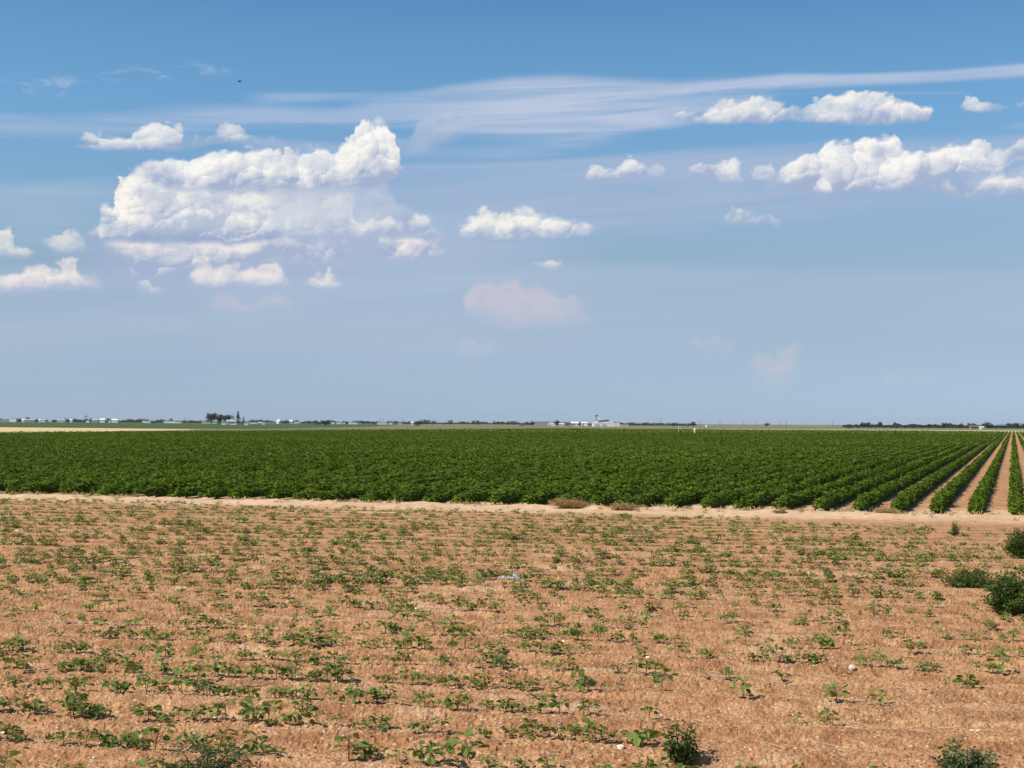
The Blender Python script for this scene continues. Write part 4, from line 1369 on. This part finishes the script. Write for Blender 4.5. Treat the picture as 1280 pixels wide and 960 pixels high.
tree('round', 211, 217.5, 522.6, 1600, 'round dark tree standing over the long white building', G_TT)
B(219, 226.5, 526.6, 1480, 'low white building continuing past the round tree', m_white, m_greyroof, 'flat', G_TOWN)
for i, (a, b_, t_) in enumerate(((220, 228, 525.6), (227, 234, 525.0), (235, 242, 525.3), (241, 248, 525.6), (247, 253, 525.0))):
    tree('scrub', a, b_, t_, 1700, 'low dark shrub of the hedge behind the white buildings before the spreading trees', 'hedge shrubs before the spreading trees')
pole(232, 523.5, 1500, 'pole in the hedge between white buildings and spreading trees', arms=2)
B(252, 258, 527.0, 1350, 'pale low building just before the big spreading trees', m_cream, m_greyroof, 'flat', G_TOWN)
B(258.5, 271, 527.4, 1300, 'low cream wall building under the big spreading trees', m_cream, m_cream, 'flat', G_TOWN)
# the farmstead with the big trees
tree('spread', 256.5, 272.5, 516.2, 1010, 'big spreading tree at the outer end of the farmstead trio', 'spreading trees of the farmstead')
tree('spread', 268.0, 282.0, 517.0, 1020, 'middle big spreading tree of the farmstead trio', 'spreading trees of the farmstead')
tree('spread', 277.0, 291.0, 517.4, 1000, 'big spreading tree leaning over the white farmhouse', 'spreading trees of the farmstead')
B(283.0, 296.0, 524.6, 955, 'white farmhouse between the spreading trees and the conifer', m_white, m_greyroof, 'gable', None, 'farmhouse', 'house', 1, 2)
B(276.8, 282.2, 529.0, 940, 'low white shed beside the farmhouse, under the spreading trees', m_white, m_white, 'flat', None, 'shed', 'shed')
tree('conifer', 293.8, 301.2, 515.6, 930, 'tall dark pointed conifer next to the white farmhouse', None, 'conifer_tree')
tree('conifer', 302.4, 306.4, 521.6, 1000, 'smaller pointed conifer beside the tall one', None, 'conifer_tree')
B(305.2, 310.2, 530.2, 930, 'small white trailer parked past the smaller conifer', m_white, m_white, 'flat', None, 'trailer', 'trailer')
B(310, 321, 527.6, 1400, 'low white building beyond the farmstead conifers', m_white, m_greyroof, 'flat', G_TOWN)
tree('scrub', 312, 319, 526.6, 1500, 'low dark shrub behind the low white building past the conifers', G_TT)
B(322.5, 327.5, 528.0, 1300, 'white gabled house second past the farmstead', m_white, m_white, 'gable', G_TOWN)
B(327.8, 331.4, 530.0, 1100, 'tiny white shed on the field side of the gabled house', m_white, m_white, 'flat', G_TOWN, 'shed', 'shed')
B(331, 346, 528.6, 1600, 'long pale grey wall building below the pointed white bin', m_greyw, m_greyroof, 'flat', G_TOWN)
B(345.2, 351.4, 523.2, 1500, 'white grain bin with a pointed conical roof', m_white, m_white, 'cone', None, 'grain_bin', 'grain bin')
tree('round', 352.5, 361.5, 524.4, 1500, 'round dark tree next to the pointed white bin', G_TT)
B(361.5, 365.4, 525.0, 1500, 'narrow tall white building past the round tree', m_white, m_white, 'gable', G_TOWN)
B(367.5, 374.5, 527.2, 1400, 'white house standing alone past the narrow tall building', m_white, m_greyroof, 'gable', G_TOWN)
tree('scrub', 377, 382, 527.0, 1500, 'low shrub past the lone white house', G_TT)
tree('round', 382.5, 391, 525.8, 1500, 'dark round shrub beside the taller round trees', G_TT)
tree('round', 389.5, 401, 525.0, 1500, 'dark tree behind the big near bush', G_TT)
tree('block', 400.5, 413.5, 524.2, 900, 'big near dark bush with bare grey lower stems', None, 'bush')
tree('scrub', 394, 401, 528.2, 1000, 'green shrub tucked against the big near bush', None, 'bush')
B(413.5, 418.2, 527.6, 1450, 'first of three small white sheds past the big near bush', m_white, m_white, 'flat', G_TOWN, 'shed', 'shed')
B(420.5, 426.5, 527.6, 1450, 'middle of three small white sheds past the big near bush', m_white, m_white, 'flat', G_TOWN, 'shed', 'shed')
B(428.2, 431.2, 528.0, 1450, 'last and smallest of three white sheds past the near bush', m_white, m_white, 'flat', G_TOWN, 'shed', 'shed')
tree('scrub', 431, 436, 527.4, 1450, 'shrub before the longest white building', G_TT)
B(435.5, 446.5, 527.8, 1400, 'longest white shed between two shrubs', m_white, m_white, 'flat', G_TOWN, 'shed', 'shed')
B(447, 452, 528.2, 1450, 'pale green grey annex next to the longest white shed', m_greyw, m_greyroof, 'flat', G_TOWN, 'shed', 'shed')
tree('round', 451.5, 457.5, 526.4, 1450, 'round tree at the end of the longest white shed', G_TT)
tree('scrub', 464, 471, 528.0, 1550, 'thin shrub behind the white sheds with poles', G_TT)
B(471.5, 484.0, 528.2, 1400, 'white shed with two poles rising behind it', m_white, m_white, 'flat', G_TOWN, 'shed', 'shed')
B(486, 490.5, 528.2, 1400, 'small white shed beside the one with poles', m_white, m_white, 'flat', G_TOWN, 'shed', 'shed')
pole(474.5, 522.0, 1450, 'first of two close poles above the white shed')
pole(478.6, 523.0, 1450, 'second of two close poles above the white shed')
B(497, 502.5, 528.4, 1500, 'pale low shed before the flat topped grove', m_cream, m_greyroof, 'flat', G_TOWN, 'shed', 'shed')
tree('round', 503.0, 509.0, 526.2, 1500, 'tree at the start of the grove, next to a thin pole', G_TT)
tree('round', 508.0, 514.2, 526.4, 1500, 'tree of the grove against the small white tower shed', G_TT)
pole(503.6, 522.0, 1450, 'thin pole at the start of the flat topped grove')
B(514.0, 516.4, 527.4, 1300, 'narrow white shed in a gap of the flat topped grove', m_white, m_white, 'gable', G_TOWN, 'shed', 'shed')
tree('round', 516.5, 525, 526.2, 1400, 'outer round tree of the flat topped grove', 'trees of the flat topped grove')
tree('block', 523, 531.5, 523.9, 1400, 'first of two flat crowned trees in the middle of the grove', 'trees of the flat topped grove')
tree('block', 529.5, 537.5, 523.8, 1400, 'second of two flat crowned trees in the middle of the grove', 'trees of the flat topped grove')
tree('round', 536.5, 546, 525.6, 1450, 'low end tree of the flat topped grove', 'trees of the flat topped grove')
tree('scrub', 517.5, 527.5, 529.4, 900, 'near dark shrub on the grass below the grove', None, 'bush')
tree('scrub', 554, 558.5, 527.2, 1500, 'small tree next to the lone round tree', G_TT)
tree('round', 559.5, 566.5, 524.3, 1450, 'lone round tree past the flat topped grove', G_TT)
tree('round', 589.5, 595.5, 524.8, 1450, 'first of a pair of trees standing apart on the plain', 'tree pair on the plain')
tree('round', 594.0, 600.5, 525.4, 1450, 'second of a pair of trees standing apart on the plain', 'tree pair on the plain')
for i, (a, b_, t_) in enumerate(((615.5, 620, 525.8), (620.5, 624.5, 526.6), (626, 629.8, 526.6))):
    tree('round', a, b_, t_, 1500, ('first of three small trees in line on the plain', 'middle of three small trees in line on the plain', 'last of three small trees in line on the plain')[i], 'three small trees on the plain')
tree('scrub', 631.5, 639, 526.4, 1500, 'dark wide shrub after the three small trees', G_TT)
tree('scrub', 638, 647, 526.0, 1500, 'wide shrub before the near low bush', G_TT)
tree('scrub', 648, 657, 530.0, 1050, 'near low bush on the grass before the grain yard', None, 'bush')
# the grain yard
G_YARD = 'buildings of the grain yard'
GT_YARD = 'trees of the grain yard'
tree('scrub', 656.5, 660.5, 528.2, 1250, 'small brownish shrub at the start of the grain yard', GT_YARD)
tree('round', 661, 669, 525.8, 1300, 'round tree at the start of the long grey shed', GT_YARD)
B(668, 690, 527.0, 1350, 'long grey green shed at the start of the grain yard', m_greyw, m_greyroof, 'flat', G_YARD, 'shed', 'shed')
B(685.0, 694.5, 527.8, 1150, 'white round roofed barn in front of the long grey shed', m_white, m_white, 'arch', G_YARD, 'barn', 'barn', 1)
tree('round', 692.5, 699.8, 524.8, 1150, 'dark round tree beside the white round roofed barn', GT_YARD)
B(699, 706, 529.0, 1250, 'small white shed past the dark round yard tree', m_white, m_white, 'gable', G_YARD, 'shed', 'shed')
B(705.5, 714.5, 527.2, 1200, 'tan brick house in the middle of the grain yard', m_tan, m_brownroof, 'gable', G_YARD, 'house', 'house', 1, 1)
B(714, 723.2, 527.2, 1200, 'white house next to the tan brick house', m_white, m_white, 'gable', G_YARD, 'house', 'house', 1, 1)
tree('round', 722.5, 727.5, 526.8, 1180, 'small dark tree between two white houses of the yard', GT_YARD)
B(726.8, 734.5, 527.4, 1150, 'white sloping roofed house past the small dark tree', m_white, m_white, 'shed', G_YARD, 'house', 'house', 1)
B(735, 740.4, 528.6, 1200, 'small brown house before the big white elevator', m_tan, m_brownroof, 'gable', G_YARD)
# elevator: white hall with a dark clerestory roof and a leg tower
D_E = 1060
X, Y, w, h = span(741, 767.5, 524.6, D_E)
root = bpy.data.objects.new('grain_elevator', None)
COL.objects.link(root)
root.location = (X, Y + 5, 0)
tag(root, 'big white grain elevator hall with a dark roof strip and a thin tower', 'grain elevator')
wh = h * .42
part('wall', *box(w, 12, wh), m_white, root)
V = np.array([(-.5 * w, 0, 0), (-.27 * w, 0, .62), (.34 * w, 0, 1.0), (.5 * w, 0, .16), (.5 * w, 0, 0)])
prof = V[:, [0, 2]]
nP = len(prof)
Vp = np.concatenate([np.c_[prof[:, 0], np.full(nP, -6.1), wh + .003 + prof[:, 1] * (h - wh)], np.c_[prof[:, 0], np.full(nP, 6.1), wh + .003 + prof[:, 1] * (h - wh)]])
Qp = np.array([(i + 1, i, i + nP, i + 1 + nP) for i in range(nP - 1)] + [(0, 4, 4 + nP, nP)])
Tp = np.array([(0, 1, 2), (0, 2, 3), (0, 3, 4), (nP + 2, nP + 1, nP), (nP + 3, nP + 2, nP), (nP + 4, nP + 3, nP)])
rf = part('roof', Vp, Qp, m_white, root, Tp)
zz = lambda u: wh + (h - wh) * (.62 + (u + .27) / .61 * .38)
Vs = []
for u in (-.24, .26):
    for y in (-6.3, 6.3):
        Vs += [(u * w, y, zz(u) - .55), (u * w, y, zz(u) + .28)]
Qs = np.array([(0, 4, 5, 1), (2, 3, 7, 6), (0, 1, 3, 2), (4, 6, 7, 5), (1, 5, 7, 3), (0, 2, 6, 4)])
part('roof_strip', np.array(Vs), Qs, m_darkroof, rf)
X0, _, _, ht = span(746.8, 746.8, 518.6, D_E)
tw = part('leg_tower', *box(1.0, 1.0, ht, 0, X0 - X, 6.9), m_steel, root)
part('tower_head', *box(1.9, 1.5, 1.3, ht * .84, X0 - X, 6.9), m_darkroof, tw)
part('spout', *tube([(X0 - X, 6.4, ht * .86), (X0 - X + 3, 3, zz(0) + .4), (X0 - X + 5, 0, zz(.1) + .1)], [.22, .2, .2], 6), m_steel, tw)
for dx_ in (-.30, .05):
    part('door', *box(3.2, .08, wh * .8, 0, dx_ * w, -6.043), m_greyroof, root)
B(767.5, 774.5, 529.4, 1080, 'low white shed leaning at the end of the grain elevator', m_white, m_white, 'shed', G_YARD, 'shed', 'shed')
B(775, 786, 530.4, 1150, 'faint low cream shed trailing off past the grain yard', m_cream, m_greyroof, 'flat', G_YARD, 'shed', 'shed')
tree('scrub', 785.0, 788.8, 528.0, 1300, 'single small tree right after the grain yard', GT_YARD)
tree('scrub', 791, 796, 528.2, 1400, 'first of two wide small trees past the grain yard', GT_YARD)
tree('scrub', 795.5, 801, 528.2, 1400, 'second of two wide small trees past the grain yard', GT_YARD)
# open plain
G_PL = 'small trees on the open plain'
tree('round', 801, 808.5, 527.8, 1350, 'greyish tree before the dense dark windbreak', G_PL)
tree('scrub', 810.8, 814, 529.2, 1350, 'tiny dark tree before the dense dark windbreak', G_PL)
pole(826, 523.5, 1500, 'faint pole before the dense dark windbreak')
G_WB = 'trees of the dense dark windbreak'
for i, (a, b_, t_) in enumerate(((840, 845.5, 527.8), (844.5, 851, 528.0), (850, 857, 528.8), (856, 863, 528.6), (861.5, 870.5, 526.4))):
    tree('block', a, b_, t_, 1250, ('outer tree at the pole end of the dense windbreak', 'second tree of the dense windbreak', 'lowest middle tree of the dense windbreak', 'fourth tree of the dense windbreak', 'tallest tree closing the dense windbreak')[i], G_WB)
for x, yt in ((900, 526.0), (945, 525.5), (976, 526.5), (983, 525.0), (1041, 525.5), (875.5, 526.0), (929, 525.6)):
    pole(x, yt, 1300, 'thin utility pole on the bare stretch of horizon past the windbreak', 'utility poles on the bare horizon')
X, Y, w, h = span(881.6, 885.2, 531.2, 1150)
root = bpy.data.objects.new('water_tank', None)
COL.objects.link(root)
root.location = (X, Y, 0)
tag(root, 'small white water tank alone on the bare plain', 'water tank')
k = 18
an = np.arange(k) * 2 * math.pi / k
rg = np.c_[np.cos(an), np.sin(an)] * w / 2
i = np.arange(k)
part('shell', np.concatenate([np.c_[rg, np.zeros(k)], np.c_[rg, np.full(k, h * .8)]]), np.stack([i, (i + 1) % k, (i + 1) % k + k, i + k], 1), m_white, root)
part('lid', np.concatenate([np.c_[rg * 1.04, np.full(k, h * .8)], [(0, 0, h)]]), np.zeros((0, 4), int), m_white, root, np.stack([i, (i + 1) % k, np.full(k, k)], 1))
tree('round', 955, 962.5, 528.2, 1300, 'dark tree alone on the bare horizon between thin poles', G_PL)
# the treeline beyond the dry grass strip
tree('scrub', 1052, 1055, 531.4, 1100, 'tiny tree just before the dark vehicle like bush', G_PL)
tree('scrub', 1057, 1064.5, 531.6, 880, 'near black bush at the start of the far tree line', None, 'bush')
G_TL = 'trees of the far tree line past the dry grass'
LINE = [('scrub', 1061, 1069, 530.8), ('scrub', 1068, 1076, 531.4), ('tall', 1080.5, 1086, 527.6), ('round', 1086.5, 1093, 529.4), ('scrub', 1092, 1098, 530.0), ('tall', 1097, 1102.4, 526.0),
        ('scrub', 1102, 1111, 530.8), ('round', 1110, 1118, 530.6), ('scrub', 1117, 1125, 531.6), ('round', 1127, 1137, 531.0), ('round', 1135, 1147, 530.2), ('round', 1146, 1157, 530.6), ('round', 1156, 1168, 530.2),
        ('round', 1168, 1177.5, 530.4), ('block', 1174.5, 1185, 527.8), ('round', 1184, 1191.5, 528.4), ('round', 1194, 1206, 530.6), ('round', 1205, 1217, 528.4), ('scrub', 1216, 1228, 530.6),
        ('block', 1230, 1241.5, 527.0), ('scrub', 1241, 1250, 531.0), ('tall', 1248, 1253.5, 528.0), ('round', 1252.5, 1259, 529.8), ('tall', 1257.5, 1266.5, 527.6), ('block', 1267, 1276, 528.0), ('round', 1274, 1290, 528.2)]
TL_LAB = {2: 'slim tree, first upright one of the far tree line', 5: 'darkest pointed tree standing tallest in the thin part of the tree line', 14: 'broad tall tree near the middle of the far tree line',
          15: 'round tree touching the broad tall one in the tree line', 17: 'mound shaped tree past the gap in the far tree line', 19: 'tall blocky tree next to the tan roofed house', 23: 'tall ragged tree between slim ones at the far end'}
for i, (k_, a, b_, t_) in enumerate(LINE):
    tree(k_, a, b_, t_, 960 + (i * 37) % 90, TL_LAB.get(i, 'low grey green tree in the far tree line past the dry grass'), G_TL if i not in TL_LAB else None)
B(1214, 1226, 531.8, 900, 'tan house with a brown roof in the far tree line', m_tan, m_brownroof, 'gable', None, 'house', 'house', 1, 1)
B(1226.8, 1230.2, 533.0, 880, 'small white shed next to the blocky tree in the tree line', m_white, m_white, 'gable', None, 'shed', 'shed')
# farther woods, too far to tell one tree from the next
def wood(x0, x1, D, hmin, hmax, seed):
    rng = np.random.default_rng(seed)
    n = int((x1 - x0) * 26)
    xs = rng.uniform(x0, x1, n)
    prof_ = np.clip((fbm(xs * .13, xs * 0 + seed, seed, 3) - .36) * 3.2, 0, 1)
    D_ = D + rng.uniform(-60, 60, n)
    hh = hmin + (hmax - hmin) * prof_ * rng.uniform(.5, 1, n)
    Xw = (xs - 640) / F * D_
    zc = rng.uniform(0, 1, n) * hh
    P = np.stack([Xw, D_, zc], 1)
    return leaves(P, rng.normal(0, 1, P.shape), rng.normal(0, 1, P.shape) + (0, 0, .6), rng.uniform(1.2, 2.4, n), KITE, KITE_Q)
Wd = Soup()
for x0, x1, D_, a_, b_, sd_ in ((-30, 335, 2050, .8, 4.6, 3), (330, 660, 2100, .5, 3.6, 4), (660, 845, 1700, .5, 2.8, 5), (1055, 1310, 1250, .6, 3.6, 6)):
    V, Q = wood(x0, x1, D_, a_, b_, sd_)
    Wd.add(V, Q, tint=np.random.default_rng(sd_).uniform(0, 1, len(Q)))
o = link('distant_treeline', Wd.mesh('distant_treeline', [m_tleaf]))
tag(o, 'thin dark line of far off woods along the horizon', 'treeline', kind='stuff')
# water tower over the settlement
X, Y, w, h = span(105.4, 108.8, 518.8, 1900)
root = bpy.data.objects.new('water_tower', None)
COL.objects.link(root)
root.location = (X, Y, 0)
tag(root, 'small grey water tower on thin legs above the settlement', 'water tower')
rt = w / 2
prof_t = [(0, h - 2.6), (rt * .8, h - 2.4), (rt, h - 1.6), (rt, h - .9), (rt * .5, h - .2), (0, h)]
Vt = np.concatenate([np.c_[np.cos(an) * r_, np.sin(an) * r_, np.full(k if isinstance(k, int) else 18, z_)] for r_, z_ in prof_t])
kk = 18
ii = np.arange(kk)
Qt = np.concatenate([np.stack([ii + j * kk, (ii + 1) % kk + j * kk, (ii + 1) % kk + (j + 1) * kk, ii + (j + 1) * kk], 1) for j in range(len(prof_t) - 1)])
part('tank', Vt, Qt, m_greyroof, root)
for j in range(4):
    a = j * math.pi / 2 + .78
    part('leg', *tube([(math.cos(a) * rt * 1.2, math.sin(a) * rt * 1.2, 0), (math.cos(a) * rt * .9, math.sin(a) * rt * .9, h - 2.2)], [.14, .12], 6), m_steel, root)
# marker posts standing in the crop
def post(x, ytop, D, r, label, mat, cap):
    X, Y, _, h = span(x, x, ytop, D)
    root = bpy.data.objects.new('marker_post', None)
    COL.objects.link(root)
    root.location = (X, Y, 0)
    tag(root, label, 'post')
    part('shaft', *tube([(0, 0, 0), (0, 0, h * .5), (0, 0, h - r * 3)], [r, r, r], 12), mat, root)
    part('cap', *tube([(0, 0, h - r * 3 + .002), (0, 0, h - r), (0, 0, h)], [r * 1.35, r * 1.35, r * .9], 12), cap, root)
post(868.6, 535.2, 300, .17, 'thick white marker post rising out of the green crop', m_post, m_post)
post(848.6, 532.8, 300, .07, 'thin tan marker post with a white cap in the green crop', m_tanpost, m_post)

# ---------------------------------------------------------------- the bird
import bmesh
X_, Z_ = ray(299.3, 101.8)
D_B = 150.0
bm = bmesh.new()
bmesh.ops.create_uvsphere(bm, u_segments=12, v_segments=8, radius=.5)
for v in bm.verts:
    f = v.co.x * 2
    v.co = Vector((v.co.x * .34, v.co.y * .11 * (1 - .35 * abs(f)), v.co.z * .10 * (1 - .3 * abs(f))))
def wing(sg):
    pts = [(.07, 0, .02), (.10, .17, .10), (.02, .30, .06), (-.04, .17, .09), (-.06, 0, .02)]
    top = [bm.verts.new((x, y * sg, z)) for x, y, z in pts]
    bot = [bm.verts.new((x, y * sg, z - .012)) for x, y, z in pts]
    bm.faces.new(top)
    bm.faces.new(bot[::-1])
    for i in range(5):
        j = (i + 1) % 5
        bm.faces.new((top[i], bot[i], bot[j], top[j]))
wing(1)
wing(-1)
tl = [bm.verts.new(p) for p in ((-.14, .02, .01), (-.27, .06, .01), (-.27, -.06, .01), (-.14, -.02, .01), (-.14, .02, -.005), (-.27, .06, -.002), (-.27, -.06, -.002), (-.14, -.02, -.005))]
for f in ((0, 1, 2, 3), (7, 6, 5, 4), (0, 4, 5, 1), (1, 5, 6, 2), (2, 6, 7, 3), (3, 7, 4, 0)):
    bm.faces.new([tl[i] for i in f])
bmesh.ops.recalc_face_normals(bm, faces=bm.faces)
me = bpy.data.meshes.new('bird')
bm.to_mesh(me)
bm.free()
me.materials.append(m_bird)
o = link('bird', me, None, (X_ * D_B, D_B, H + Z_ * D_B), (.15, .1, .5), (1.15,) * 3)
tag(o, 'tiny dark bird flying high in the clear blue sky', 'bird')
# ---------------------------------------------------------------- haze
HX, HY0, HY1, HZ0, HZ1 = 16000.0, -400.0, 15500.0, -1.5, 45.0
m_haze, ht_, n, o = new_mat('haze_air')
pv_ = n.n('ShaderNodeVolumePrincipled')
pv_.inputs['Color'].default_value = (*HAZE_COL, 1)
pv_.inputs['Density'].default_value = HAZE_D
pv_.inputs['Anisotropy'].default_value = 0.0
ht_.links.new(pv_.outputs[0], o.inputs['Volume'])
V, Q = box(2 * HX, HY1 - HY0, HZ1 - HZ0, HZ0, 0, (HY0 + HY1) / 2)
o = link('haze', make_mesh('haze', V, [Q], [m_haze]))
tag(o, kind='stuff')
tag(o, 'thin pale blue air haze over the whole plain', 'haze')
